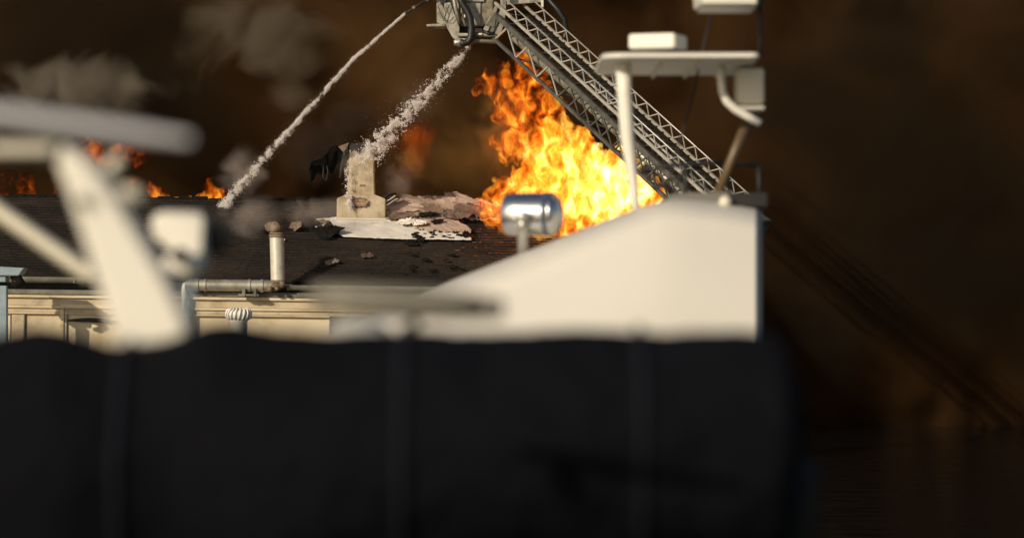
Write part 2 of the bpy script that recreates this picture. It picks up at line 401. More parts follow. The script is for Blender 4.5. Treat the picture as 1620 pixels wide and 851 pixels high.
puff(140, 140, 107.0, 230, 2.0, 85, grey, 'grey smoke billow above the radar scanner at far left')
puff(410, 60, 107.2, 230, 2.0, 130, greyd, 'dim grey smoke billow high behind the first water jet')
puff(385, 275, 104.8, 62, 1.0, 62, steam, 'pale steam rising where the left water jet lands')
puff(395, 345, 102.6, 75, 0.7, 45, steam, 'thin steam drifting down the shingle roof')
puff(506, 336, 102.5, 92, 0.8, 36, steam, 'pale steam left of the chimney base')
puff(500, 245, 105.5, 95, 1.2, 80, dark, 'black smoke curling behind the chimney on its left')
ochre = smoke_mat('glow painted ochre smoke', (0.62, 0.36, 0.10), 0.35, scale=0.5, lo=0.34, hi=0.85, ball=True, step=0.6)  # ochre colour stands in for fire glow on the smoke
puff(705, 255, 107.5, 130, 1.6, 110, ochre, 'ochre smoke coloured with fire glow left of the main fire')
brown = smoke_mat('paler brown smoke', (0.40, 0.22, 0.085), 0.30, scale=0.32, lo=0.34, hi=0.85, ball=True, step=0.6)  # paler brown smoke for the centre
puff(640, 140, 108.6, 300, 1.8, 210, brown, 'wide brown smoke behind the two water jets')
puff(215, 135, 106.6, 62, 1.2, 40, grey, 'small grey smoke knuckle right of the far left billow')
puff(60, 150, 106.8, 90, 1.4, 34, grey, 'flat grey smoke band above the radar scanner')
puff(480, 95, 107.0, 95, 1.3, 62, greyd, 'dim smoke knuckle left of the first jet')
puff(340, 30, 107.2, 120, 1.3, 60, greyd, 'dim smoke knuckle near the top edge')
puff(450, 155, 107.2, 100, 1.3, 55, greyd, 'lower dim smoke knuckle beside the first jet')
puff(560, 185, 106.4, 70, 1.0, 40, dark, 'black smoke swirl above the chimney')
puff(648, 262, 105.6, 44, .9, 40, smoke_mat('firelight coloured smoke', (0.80, 0.42, 0.13), 0.9, scale=1.2, lo=0.34, hi=0.8, ball=True, step=0.6), 'firelight coloured smoke curl right of the chimney')  # orange firelight is put into the smoke colour
puff(800, 215, 105.8, 75, 1.0, 120, bpy.data.materials['firelight coloured smoke'], 'firelight coloured smoke hugging the left edge of the main fire')  # same coloured-in firelight beside the flames
puff(630, 285, 104.8, 40, 0.7, 45, steam, 'small smoke curl right of the chimney')
puff(680, 335, 104.2, 130, 0.6, 35, steam, 'thin smoke over the ash covered roofing')

# ------------------------------------------------------------------ burning building
TAN = 0.53
EZ = CZ - 0.59                                   # height of the roof plane at Y = 100
def roofY(py): return (TAN * 100 + 0.59) / (TAN - (CY - py) * K)
def RP(px, py, lift=0.0):                         # photo pixel on the roof slope
    Y = roofY(py); p = P(px, py, Y); nrm = Vector((0, -TAN, 1)).normalized()
    return p + nrm * lift
RN = Vector((0, -TAN, 1)).normalized()
PIV = P(300, 455, 100)
TILT = R(0.75)
bld = thing('burning_building', PIV, 'long cream building with dark shingle roof on fire behind the boats', 'building')
bld.rotation_euler = (0, TILT, 0)

XL, XR = -24.0, 5.2
def wx(px): return (px - CX) * 0.02
b = MB(); b.span((XL, 100.05, 1.2), (XR, 110.9, CZ - 0.95)); b.build('wall', M['wall'], bld)
# mouldings (butted, each a little further out)
def mould(y0, y1, out, m, name, x0=XL, x1=XR, bev=0.015):
    b = MB(); b.span((x0, 100.052 - out, CZ + (CY - y1) * 0.02), (x1, 100.048, CZ + (CY - y0) * 0.02))
    return b.build(name, m, bld, bevel=bev)
mould(461, 468.4, 0.34, M['gutter'], 'fascia_board')
mould(468.6, 473.8, 0.28, M['trim'], 'cornice')
mould(474.0, 486.5, 0.16, M['stucco'], 'frieze_board')
mould(486.7, 490.3, 0.20, M['trim'], 'cornice')
mould(490.5, 497.0, 0.12, M['stucco'], 'frieze_board')
mould(497.2, 499.5, 0.15, M['trim'], 'cornice')
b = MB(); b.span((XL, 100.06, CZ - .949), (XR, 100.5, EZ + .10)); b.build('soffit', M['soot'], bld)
# roof: deck + shingle courses
b = MB()
Yr = 105.5; zr = EZ + TAN * (Yr - 100); y0 = 100.38
b.prism([Vector((XL - .3, y0, EZ + TAN * (y0 - 100) - .06)), Vector((XL - .3, Yr, zr - .06)), Vector((XL - .3, 111.4, zr - .06 - TAN * (111.4 - Yr))), Vector((XL - .3, 111.4, zr - .30 - TAN * (111.4 - Yr))), Vector((XL - .3, Yr, zr - .30)), Vector((XL - .3, y0, EZ + TAN * (y0 - 100) - .30))], (XR - XL + .6, 0, 0))
roof = b.build('roof', M['shingle'], bld)
sl = Vector((0, 1, TAN)).normalized()
ncourse = 31; Ls = (Vector((0, Yr, zr)) - Vector((0, y0, EZ + TAN * (y0 - 100)))).length
ex = Ls / ncourse
bpt = Vector((0, y0, EZ + TAN * (y0 - 100)))
for j in range(ncourse):
    b = MB(); x = XL - .3 + (0.17 if j % 2 else 0)
    while x < XR + .2:
        wd = random.uniform(0.26, 0.38); x1 = min(x + wd, XR + .3)
        d0 = random.uniform(-0.012, 0.012); th = random.uniform(0.04, 0.075)
        s0 = bpt + sl * (ex * j + d0) + RN * th; s1 = bpt + sl * (ex * (j + 1) + 0.05) + RN * 0.004; sb = s0 - RN * (th + 0.01)
        b.poly([Vector((x, sb.y, sb.z)), Vector((x1 - .008, sb.y, sb.z)), Vector((x1 - .008, s0.y, s0.z)), Vector((x, s0.y, s0.z))])
        b.poly([Vector((x, s0.y, s0.z)), Vector((x1 - .008, s0.y, s0.z)), Vector((x1 - .008, s1.y, s1.z)), Vector((x, s1.y, s1.z))])
        x = x1
    b.build('shingle_course', M['shingle'], roof)
b = MB()   # ridge cap with a ragged, burnt edge
x = XL
while x < wx(640):
    wd = random.uniform(0.2, 0.45); h = random.uniform(0.03, 0.10)
    b.prism([Vector((x, Yr - .14, zr - .06)), Vector((x, Yr - .1, zr + h * .6)), Vector((x, Yr, zr + h)), Vector((x, Yr + .14, zr - .04))], (wd * .97, 0, 0)); x += wd
b.build('ridge_cap', M['char'], bld)
# gutter along the left eave and the fat duct
def gz(py): return CZ + (CY - py) * 0.02
def half_pipe(b, x0, x1, zc, r, y):
    prof = [(y + r * math.cos(a), zc + r * math.sin(a)) for a in [math.pi + math.pi * k / 10 for k in range(11)]]
    prof += [(y + (r - .02) * math.cos(a), zc + (r - .02) * math.sin(a)) for a in [2 * math.pi - math.pi * k / 10 for k in range(11)]]
    b.prism([Vector((x0, p[0], p[1])) for p in prof], (x1 - x0, 0, 0))
b = MB(); half_pipe(b, XL, wx(196), gz(441), 0.19, 99.6)
for px in (-90, 20, 120, 180): b.span((wx(px), 99.40, gz(450)), (wx(px) + .05, 99.82, gz(440)))
b.build('gutter', M['gutter'], bld, smooth=False)
b = MB(); half_pipe(b, wx(455), XR, gz(449), 0.16, 99.6); b.build('gutter', M['gutter'], bld)
duct = MB(); zc = gz(450.5); rd = 0.185
duct.tube([(wx(296), 99.5, zc), (wx(303), 99.5, zc), (wx(303.2), 99.5, zc), (wx(432), 99.5, zc)], [rd, rd, rd, rd], 20)
for px, wdt in ((312, 5), (326, 3), (395, 4), (414, 5)): duct.tube([(wx(px), 99.5, zc), (wx(px + wdt), 99.5, zc)], rd + .025, 20)
do = duct.build('duct', M['galv'], bld, smooth=True, bevel=0.004)
b = MB()
b.span((wx(386), 99.28, zc - .33), (wx(391), 99.75, zc - .10)); b.span((wx(404), 99.28, zc - .33), (wx(408), 99.75, zc - .10)); b.span((wx(380), 99.3, zc - .32), (wx(412), 99.5, zc - .26))
b.build('duct_bracket', M['gutter'], bld)
# vent pipe: rising from the duct's elbow, leaning a little
vb = Vector((wx(441.5), 99.5, gz(444))); vt = Vector((wx(438.6), 99.5, gz(372)))
b = MB(); b.tube([(wx(432.2), 99.5, zc), (wx(437), 99.5, zc + .02), (wx(440.5), 99.5, zc + .06), (wx(441.3), 99.5, zc + .14)], [rd, rd * 1.05, rd * 1.1, rd * 1.12], 18)
b.box((wx(430), 99.30, zc - .10), (.14, .1, .14)); b.box((wx(449), 99.32, zc + .06), (.16, .12, .2)); b.box((wx(441), 99.25, zc - .08), (.1, .12, .1))
b.build('elbow', M['rust'], bld, smooth=True)
b = MB(); b.tube([vb, vb + (vt - vb) * .5, vt], 0.225, 24); vp = b.build('vent_pipe', M['pipe'], bld, smooth=True, bevel=0.004)
b = MB(); b.tube([vb - Vector((0, 0, .03)), vb + Vector((0, 0, .06))], 0.245, 24); b.build('pipe_collar', M['rust'], bld, smooth=True, bevel=0.006)
b = MB(); b.tube([vt - Vector((0, 0, .04)), vt + Vector((0, 0, .05))], .25, 24); b.tube([vt + Vector((0, 0, .06)), vt + Vector((0, 0, .12))], .235, 24); b.build('pipe_collar', M['rust'], bld, smooth=True, bevel=0.006)
b = MB(); b.tube([vt + Vector((0, 0, .12)), vt + Vector((-.02, .02, .22)), vt + Vector((-.07, .06, .29)), vt + Vector((-.20, .16, .30)), vt + Vector((-.30, .22, .24))], [.19, .20, .19, .17, .15], 14)
b.build('pipe_cowl', M['rust'], bld, smooth=True)
# window, wall panel, downpipe
def window(px0, px1, py0, lbl=None):
    f = MB(); Yw = 100.0
    z0, z1, x0, x1 = 2.6, gz(py0), wx(px0), wx(px1)
    for (a, c) in (((x0, z1 - .12), (x1, z1)), ((x0, z0), (x0 + .12, z1 - .121)), ((x1 - .12, z0), (x1, z1 - .121)), ((x0 + .121, z0), (x1 - .121, z0 + .12))):
        f.span((a[0], Yw - .12, a[1]), (c[0], 100.045, c[1]))
    fr = f.build('window', M['trim'], bld, bevel=0.02)
    g = MB()
    x0 += .13; x1 -= .13; z1 -= .13; z0 += .13
    for (a, c) in (((x0, z1 - .07), (x1, z1)), ((x0, z0), (x0 + .07, z1 - .071)), ((x1 - .07, z0), (x1, z1 - .071))):
        g.span((a[0], Yw - .08, a[1]), (c[0], 100.045, c[1]))
    g.build('frame', M['stucco'], fr, bevel=.01)
    g = MB(); g.span((x0 + .072, 100.0, z0), (x1 - .072, 100.044, z1 - .072)); g.build('blind', M['wall'], fr)
    return fr, x0, x1, z1
fr, x0, x1, z1 = window(97, 300, 483)
aw = MB()      # rolled dark awning inside the window head
aw.tube([(x0 + .1 + (x1 - x0 - .2) * t, 99.86, z1 - .40 - .10 * math.sin(t * math.pi) * 0 + .03 * math.sin(t * 9) - .10 * (t > .5) * (t - .5)) for t in [i / 16 for i in range(17)]], [.02 + .05 * math.sin(math.pi * min(1, i / 8 + .05)) for i in range(17)], 8)
aw.build('awning_roll', M['soot'], bld, smooth=True)
f2 = MB(); f2.span((wx(522), 99.9, 2.6), (wx(640), 100.045, gz(497.5))); f2.build('dark_window', M['darkwin'], bld, bevel=.01)
b = MB(); b.span((wx(18), 99.98, 2.8), (wx(39), 100.045, gz(487))); b.build('wall_panel', M['stucco'], bld, bevel=.015)
b = MB()
xa, xb, za, zb = wx(17), wx(40), gz(486), 2.8
for a, c in (((xa, za - .03), (xb, za)), ((xa, zb), (xa + .03, za - .031)), ((xb - .03, zb), (xb, za - .031))): b.span((a[0], 99.96, a[1]), (c[0], 100.044, c[1]))
b.build('panel_frame', M['gutter'], bld)
b = MB(); b.tube([(wx(296), 99.55, gz(447)), (wx(294), 99.55, gz(456)), (wx(294), 99.62, gz(470)), (wx(294), 99.62, 1.2)], .09, 12); b.build('downpipe', M['whiteplas'], bld, smooth=True)
b = MB(); b.span((wx(281), 99.3, gz(443)), (wx(299), 99.7, gz(437))); b.build('hopper', M['soot'], bld, bevel=.02)

# chimney, a part of the building, with its own pieces
Yc = roofY(352)
def cz(py): return CZ + (CY - py) * K * Yc
def cx(px): return (px - CX) * K * Yc
ch = MB()
ch.span((cx(531), Yc, cz(380)), (cx(608), Yc + 1.5, cz(311)))
ch.prism([Vector((cx(531), Yc, cz(311))), Vector((cx(608), Yc, cz(311))), Vector((cx(590), Yc + .14, cz(304))), Vector((cx(546), Yc + .14, cz(304)))], (0, 1.2, 0))
v = [Vector((cx(547), Yc + .14, cz(305))), Vector((cx(590), Yc + .14, cz(305))), Vector((cx(586.5), Yc + .22, cz(228))), Vector((cx(580), Yc + .24, cz(225))), Vector((cx(570), Yc + .22, cz(227))), Vector((cx(556), Yc + .22, cz(225))), Vector((cx(550), Yc + .22, cz(233)))]
ch.prism(v, (0, .95, 0))
chim = ch.build('chimney', M['stucco'], bld, bevel=.02)
b = MB(); b.span((cx(529.5), Yc - .05, cz(352) - .15), (cx(609.5), Yc + 1.55, cz(344.5))); b.span((cx(529), Yc - .07, cz(344.3)), (cx(610), Yc + 1.56, cz(342)))
b.build('flashing', M['flash'], chim, bevel=.01)
def brick(c, sz):
    b = MB(); b.box(c, sz); b.build('brick', M['brick'], chim, bevel=.006)
for i in range(3):
    for j in range(2): brick((cx(559 + i * 7 + 3 * j), Yc + .012, cz(316 + j * 5)), (.13, .06, .075))
brick((cx(571), Yc + .155, cz(290)), (.18, .05, .07)); brick((cx(569), Yc + .19, cz(246)), (.12, .05, .05))
b = MB()
b.prism([Vector((cx(px), Yc + .19, cz(py))) for px, py in ((551.5, 238), (549, 229), (553, 222.5), (558, 225), (563, 221), (569, 224), (575, 220.5), (580, 223), (585, 222.5), (588.5, 230), (587.5, 235), (581, 232), (576, 239), (570, 233), (563, 240), (557, 234))], (0, 1.0, 0))
b.build('sooty_cap', M['soot'], chim)
# plaster chipped edge around the hole
b = MB()
for k in range(14):
    a = 2 * math.pi * k / 14
    b.box((cx(566 + 15 * math.cos(a)), Yc - .012, cz(318 + 7 * math.sin(a))), (.11 + .05 * random.random(), .03, .06 + .03 * random.random()), Euler((0, random.uniform(-.6, .6), 0)))
b.build('broken_plaster', M['ash'], chim, bevel=.008)

def flake(name, px, py, size, m, label, lift=0.05, tilt=(0, 0, 0), n=9, bend=.2, onroof=True, Y=None, seed=0, stretch=1.0, cat='debris', group=None):
    r = random.Random(seed)
    b = MB(); c = RP(px, py, lift) if onroof else P(px, py, Y)
    pts = []
    for k in range(n):
        a = 2 * math.pi * k / n + r.uniform(-.2, .2); q = r.uniform(.55, 1.1)
        pts.append((math.cos(a) * q * stretch, math.sin(a) * q))
    rot = Euler(tilt).to_matrix(); base = Matrix((Vector((1, 0, 0)), sl, RN)).transposed() if onroof else Matrix.Identity(3)
    ctr = b.bm.verts.new(c + base @ (rot @ Vector((0, 0, bend * size * .6))))
    vs = [b.bm.verts.new(c + base @ (rot @ Vector((x * size, y * size, bend * size * r.uniform(-1, 1) + bend * size * x)))) for x, y in pts]
    for k in range(n): b.bm.faces.new((ctr, vs[k], vs[(k + 1) % n]))
    # triangles get their own thickness
    bmesh.ops.subdivide_edges(b.bm, edges=b.bm.edges[:], cuts=2, use_grid_fill=True)
    for vv in b.bm.verts: vv.co += (RN * r.uniform(-.16, .16) + sl * r.uniform(-.09, .09) + Vector((r.uniform(-.09, .09), 0, 0))) * size
    o = b.build(name, m, thick=.025, at=c)
    tag(o, label, cat, group); return o

def drape(name, xs, top, bot, m, label, lift=.05, wr=.06, nu=110, nv=26, seed=0, cat='roofing sheet', jag=0.0, thick=.03, tear=None):
    """a sheet lying on the roof between the photo curves top(x) and bot(x)"""
    b = MB(); x0, x1 = xs[0], xs[-1]
    tp = lambda x: np.interp(x, xs, top); bt = lambda x: np.interp(x, xs, bot)
    def f(u, v):
        x = x0 + (x1 - x0) * u
        jg = jag * float(fbm(np.array(x / 9.0 + seed), np.array(v * 2.), np.array(3.3), 3))
        y = tp(x) + (bt(x) - tp(x)) * v + jg * (1 if v > .01 else 1.3)
        hgt = lift + wr * 1.5 * float(fbm(np.array((x * .9 + y * .4) / 55. + seed), np.array((y * 1.1 - x * .42) / 7.0), np.array(1.7), 5, .6))
        return RP(x, max(y, 314.5), max(lift * .5, hgt))
    b.grid(f, nu, nv)
    o = b.build(name, m, thick=thick, smooth=True, at=RP((x0 + x1) / 2, float(bt((x0 + x1) / 2))))
    tag(o, label, cat); return o

drape('roofing_membrane', [478, 500, 530, 545, 600, 640, 690, 720, 746], [352, 350, 347, 346, 346, 348, 353, 366, 381], [354, 362, 371, 378, 380, 381.5, 382, 382.5, 383], M['membrane'], 'white roofing membrane lying around the foot of the chimney', lift=.06, wr=.012, jag=.6)
drape('ash_sheet', [609, 640, 680, 720, 745], [326, 330, 337, 352, 368], [352, 362, 370, 372, 374], M['ash'], 'pinkish ash covered sheet torn open right of the chimney', lift=.12, wr=.045, seed=5, jag=5)
drape('ash_sheet', [606, 640, 700, 760, 800], [315, 315, 315, 321, 330], [332, 338, 342, 338, 336], M['ash'], 'crumpled ash grey sheet along the ridge beside the chimney', lift=.10, wr=.06, seed=9, jag=5)
drape('ash_sheet', [690, 740, 790, 840], [318, 322, 331, 345], [345, 349, 353, 358], M['ash'], 'ash covered sheet reaching right into the main fire', lift=.08, wr=.06, seed=14, jag=6)

flake('charred_debris', 484, 360, .32, M['char'], 'largest curled black flake left of the chimney', .22, (.9, .2, .3), seed=1, stretch=1.4, bend=.3)
flake('charred_debris', 514, 371, .38, M['char'], 'long charred strip lying below the chimney membrane edge', .16, (.5, -.1, -.35), seed=2, stretch=1.9, bend=.25)
flake('charred_debris', 533, 374, .15, M['char'], 'upturned black flake at the end of the charred strip', .22, (1.1, .5, -.4), seed=3, bend=.4)
flake('charred_debris', 469, 365, .22, M['rust'], 'brown scorched scrap just right of the vent pipe top', .18, (.4, -.2, -.4), seed=4, stretch=1.6)
flake('charred_debris', 420, 371, .15, M['char'], 'black scrap just left of the vent pipe top', .14, (.4, .2, .4), seed=5)
flake('charred_debris', 506, 356, .16, M['rust'], 'thin brown splinter on the white membrane', .10, (.1, 0, .05), seed=6, stretch=2.0, bend=.1)
flake('charred_debris', 655, 379, .26, M['char'], 'black curled edge under the white membrane', .05, (.2, 0, -.1), seed=7, stretch=1.7, bend=.15)
flake('charred_debris', 676, 350, .18, M['char'], 'dark burnt patch in the middle of the ash sheet', .26, (.1, 0, -.2), seed=8, stretch=1.9, bend=.1)
flake('charred_debris', 692, 360, .15, M['char'], 'small black flake near the tip of the ash sheet', .22, (.1, 0, 0), seed=9, stretch=1.8, bend=.1)
flake('charred_debris', 735, 378, .15, M['char'], 'black flake at the right tip of the white membrane', .12, (.1, 0, -.3), seed=10, stretch=1.7, bend=.1)
flake('roof_scrap', 581, 406, .16, M['ash'], 'pale scrap alone on the dark shingles below the chimney', .06, (.1, 0, -.15), seed=11, stretch=1.6, bend=.1)
flake('roof_scrap', 526, 417, .15, M['rust'], 'orange brown scrap on the shingles right of the vent pipe', .07, (.2, 0, .2), seed=12, stretch=1.8, bend=.3)
flake('roof_scrap', 449, 382, .05, M['flash'], 'tiny white scrap beside the vent pipe', .06, seed=13)
def specks(name, spots, m, lift):
    b = MB(); r = random.Random(5)
    for px, py, z in spots:
        c = RP(px, py, lift); n = 6; a0 = r.uniform(0, 3); ps = []
        for k in range(n):
            a = a0 + 2 * math.pi * k / n; q = z * r.uniform(.5, 1.2)
            ps.append(c + Vector((1, 0, 0)) * math.cos(a) * q * 1.8 + sl * math.sin(a) * q + RN * r.uniform(-.2, .4) * z)
        b.prism(ps, -RN * .03)
    return tag(b.build(name, m), kind='stuff')
sp = []
for k in range(60):
    px = random.uniform(655, 732); py = random.uniform(358, 381)
    if py > 354 + (px - 690) * .55: sp.append((px, py, random.uniform(.015, .06)))
specks('cinders', sp, M['char'], .11)
specks('burnt_specks', [(random.uniform(590, 760), random.uniform(388, 440), random.uniform(.05, .11)) for k in range(14)], M['char'], .06)
torn = [(636, 333, .5, 'ash', 'largest torn pale sheet just right of the chimney'), (664, 341, .42, 'ash2', 'brown torn sheet lying over the ash beside the burnt patch'), (700, 331, .5, 'ash', 'pale torn sheet high on the ash near the ridge'), (712, 347, .36, 'ash2', 'dark brown torn sheet below the ridge'),
        (745, 338, .5, 'ash2', 'brown sheet half way between the chimney and the searchlight'), (772, 345, .42, 'ash2', 'scorched sheet just left of the searchlight'), (632, 352, .3, 'ash2', 'brown strip over the white membrane right of the chimney base'), (655, 362, .3, 'membrane', 'small white scrap on the membrane edge'), (725, 325, .4, 'ash', 'pale curled sheet on the ridge right of the smoke curl')]
for k, (px, py, z, mm, lb) in enumerate(torn):
    flake('torn_sheet', px, py, z, M[mm], lb, .17 + .01 * k, (random.uniform(-.12, .12), random.uniform(-.1, .1), -.35 + random.uniform(-.2, .2)), n=11, seed=300 + k, stretch=2.0, bend=.10, cat='roofing sheet')
def roof_glow_strips():  # emissive strips standing in for the fire's red glow on the shingles
    m = bpy.data.materials.new('painted roof glow'); m.use_nodes = True; nt = m.node_tree; b_ = nt.nodes['Principled BSDF']
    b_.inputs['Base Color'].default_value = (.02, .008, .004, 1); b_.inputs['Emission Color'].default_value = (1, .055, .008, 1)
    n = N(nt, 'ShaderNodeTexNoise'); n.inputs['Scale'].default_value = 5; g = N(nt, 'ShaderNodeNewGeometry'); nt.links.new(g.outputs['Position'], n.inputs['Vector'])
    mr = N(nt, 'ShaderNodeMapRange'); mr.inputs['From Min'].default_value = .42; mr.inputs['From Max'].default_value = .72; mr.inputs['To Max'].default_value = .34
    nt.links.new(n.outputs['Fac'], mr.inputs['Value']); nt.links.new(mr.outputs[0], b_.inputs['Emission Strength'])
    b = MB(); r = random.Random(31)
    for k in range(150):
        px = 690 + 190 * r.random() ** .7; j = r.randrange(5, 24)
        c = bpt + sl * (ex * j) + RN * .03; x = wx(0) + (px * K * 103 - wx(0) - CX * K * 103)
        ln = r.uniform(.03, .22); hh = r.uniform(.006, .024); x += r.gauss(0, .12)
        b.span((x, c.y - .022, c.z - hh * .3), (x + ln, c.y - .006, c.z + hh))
    tag(b.build('roof_glow_strips', m), kind='stuff')
roof_glow_strips()
# sagging metal hood left of the chimney, scraps at its right shoulder
def hood():
    h = thing('scorched_hood', P(545, 260, Yc + .4), 'blackened sheet metal hood sagging off the left side of the chimney', 'metal hood')
    b = MB()
    def f(u, v):
        edge = 4 * float(fbm(np.array(u * 9.0), np.array(v * 3.0), np.array(8.8), 3))
        px = 551 - 62 * u + edge; py = 227 + 5 * u + 30 * u * u + v * (14 + 22 * math.sin(u * 2.9) + 3 * edge) + 3 * math.sin(u * 11 + v * 3)
        return P(px, py, Yc + .25 + .35 * v + .12 * math.sin(u * 9 + v * 4))
    b.grid(f, 24, 12); b.build('sheet', M['char'], h, thick=.03, smooth=True)
    b = MB(); b.prism([P(535, 232, Yc + .2), P(552, 226, Yc + .2), P(549, 234, Yc + .2), P(543, 241, Yc + .2)], (0, .06, 0)); b.build('torn_flap', M['rust'], h)
    b = MB(); b.tube([P(551, 228, Yc + .3), P(546, 240, Yc + .25), P(541, 262, Yc + .25), P(538, 282, Yc + .2)], [.05, .06, .06, .04], 8); b.build('bent_strap', M['soot'], h, smooth=True)
    b = MB(); b.tube([P(512, 262, Yc + .3), P(511, 280, Yc + .3), P(516, 286, Yc + .3), P(519, 272, Yc + .3), P(517, 262, Yc + .3)], .025, 6); b.build('wire_loop', M['soot'], h, smooth=True)
hood()
for k, (px, py, mm, lb) in enumerate(((612, 316, 'flash', 'bent white flashing strip on the right shoulder of the chimney'), (616, 322, 'alu', 'loose grey flashing strip below the white one'), (614, 311, 'soot', 'topmost sooty flashing strip at the chimney shoulder'))):
    b = MB(); b.grid(lambda u, v: P(px - 9 + 22 * u, py + 3 * math.sin(u * 4 + k) - 5 * u + 3 * v, Yc + .1 + .5 * v), 8, 2)
    tag(b.build('flashing_strip', M[mm], thick=.02, at=P(px, py, Yc)), lb, 'flashing')

# turbine ventilator in front of the wall, blue grey post
tv = thing('turbine_ventilator', P(377, 516, 97), 'white ribbed turbine ventilator in front of the cornice', 'ventilator')
def TP(px, py): return P(px, py, 97)
b = MB(); c0 = TP(377.5, 497); b.lathe(c0, (0, 0, 1), [(-.16, .27), (-.15, .3), (-.1, .34), (0, .375), (.08, .36), (.14, .28), (.17, .14), (.175, .01)], 28)
b.build('turbine_head', M['whiteplas'], tv, smooth=True)
for k in range(18):
    a = 2 * math.pi * k / 18; b = MB(); pts = []
    for t in range(9):
        ph = -1.0 + 2.1 * t / 8; aa = a + .12 * ph
        rr = .395 * math.cos(ph * .95) ** .6 if abs(ph * .95) < 1.5 else 0.02
        pts.append(c0 + Vector((rr * math.cos(aa), rr * math.sin(aa), .18 * math.sin(ph * 1.2))))
    b.tube(pts, .028, 6); b.build('vane', M['whiteplas'], tv, smooth=True)
b = MB(); b.lathe(TP(377.5, 506), (0, 0, -1), [(0, .30), (.03, .30), (.05, .27), (3.9, .27)], 24); b.build('neck', M['whiteplas'], tv, smooth=True)
lp = thing('steel_post', P(8, 700, 97), 'blue grey steel post with slanted cap at the far left edge', 'post')
b = MB(); b.prism([P(-20, 436, 97), P(30, 436, 97), P(38, 424, 97), P(-20, 421, 97)], (0, .9, 0)); b.build('cap', M['bluegrey'], lp, bevel=.02)
b = MB(); b.span(P(-20, 446, 97.1), P(15, 437, 97.8)); b.build('collar', M['bluegrey'], lp, bevel=.02)
b = MB(); b.span(P(-2, 452, 97.2), P(13, 690, 97.5)); b.build('shaft', M['bluegrey'], lp, bevel=.02)
b = MB(); b.tube([P(16, 438, 97.2), P(30, 440, 97.2), P(35, 446, 97.2), P(26, 451, 97.2), P(17, 450, 97.2)], [.06, .12, .13, .1, .05], 8); b.build('tied_rag', M['char'], lp)

# ------------------------------------------------------------------ fire
def flames(name, label, blobs, Y0, hot, hotR, vox=.05, warp=.25, gain=1.5, bias=0., strength=1., absorb=.5, depth=1.0, seed=0., rise=(0., 0.), scale=1., group=None, erode=.55, step=.25, fr=1.4):
    """blobs: (px, py, radius in photo pixels)"""
    C = np.array([[*P(px, py, Y0)] for px, py, r in blobs]); Rr = np.array([r * K * Y0 for _, _, r in blobs])
    lo = (C - Rr[:, None] * 1.7).min(0); hi = (C + Rr[:, None] * 1.7).max(0)
    my = max(Rr) * depth * 1.3; lo[1] = Y0 - my; hi[1] = Y0 + my
    ax = [np.arange(lo[k], hi[k], vox) for k in range(3)]
    X, Y, Z = np.meshgrid(*ax, indexing='ij')
    q = fr
    wxn = fbm(X * q + seed, Y * q * .7, Z * q * .8, 3); wzn = fbm(X * q + seed + 40, Y * q * .7, Z * q * .8, 3)
    Xw = X + warp * 1.3 * wxn; Zw = Z + warp * 1.6 * wzn
    F = np.zeros_like(X)
    for c, r in zip(C, Rr):
        d2 = ((Xw - c[0]) ** 2 + ((Y - c[1]) / depth) ** 2 + (Zw - c[2]) ** 2) / (r * r)
        F += np.exp(-d2 * 1.2)
    F = np.minimum(F, 1.4)
    F = F - .42 + erode * np.clip(F / .35, 0, 1) * fbm(Xw * 2.6 + seed, Y * 1.2, Zw * 2.0 + seed, 4, .6)
    V, Q = surface_nets(F, lo, vox)
    c0 = C.mean(0); me = np_mesh(name, V - c0, Q)
    m = flame_mat(name + ' glow', hot, hotR, gain, bias, strength, absorb, scale, step)
    o = link_mesh(name, me, m, None, True); o.location = c0
    tag(o, label, 'fire', group); return o

MAIN = [(782, 142, 17), (768, 128, 14), (790, 108, 14), (815, 108, 16), (798, 185, 16), (788, 222, 13), (800, 120, 24), (775, 124, 14), (832, 116, 20), (845, 145, 26), (812, 165, 20), (790, 160, 10), (822, 195, 27), (855, 185, 30), (848, 225, 36), (802, 213, 17), (885, 235, 38), (862, 268, 42),
        (905, 275, 50), (955, 270, 42), (832, 300, 34), (792, 314, 22), (768, 320, 13), (752, 318, 8), (872, 322, 50), (930, 325, 55), (990, 300, 42), (1025, 312, 26), (905, 365, 42), (850, 362, 36), (815, 350, 28), (970, 350, 45), (762, 328, 14), (780, 332, 19), (802, 336, 26), (748, 326, 9), (785, 300, 12)]
hot = P(985, 298, 103.9)
flames('main_fire', 'tall roaring orange and yellow fire under the fire engine ladder', MAIN, 103.9, hot, (4.4, 3.0, 3.9), vox=.042, warp=.46, gain=2.5, bias=-.03, strength=1.35, absorb=.6, depth=1.0, seed=2., erode=.75, scale=1.12, fr=1.5)
flames('ridge_fire', 'low flames licking along the ridge left of the first water jet', [(245, 308, 13), (238, 298, 8), (262, 313, 9), (280, 316, 8), (300, 316, 8), (322, 314, 10), (330, 300, 10), (341, 312, 12), (345, 305, 8), (326, 290, 6)], 106.0, P(290, 320, 106), (3, 2, .8), vox=.03, warp=.16, gain=1.7, bias=-.2, strength=1.5, absorb=.4, depth=1.2, seed=7., scale=2.2, erode=.5, fr=3.)
flames('ridge_fire', 'dim red flames behind the left strut at the far left edge', [(40, 300, 16), (44, 285, 10), (30, 280, 9), (12, 275, 12), (20, 262, 10), (45, 310, 14), (85, 305, 10), (5, 300, 10)], 106.0, P(40, 318, 106), (2, 2, 1.2), vox=.035, warp=.2, gain=1.6, bias=-.46, strength=.55, absorb=.5, depth=1.2, seed=11., scale=1.8, erode=.5, fr=2.5)
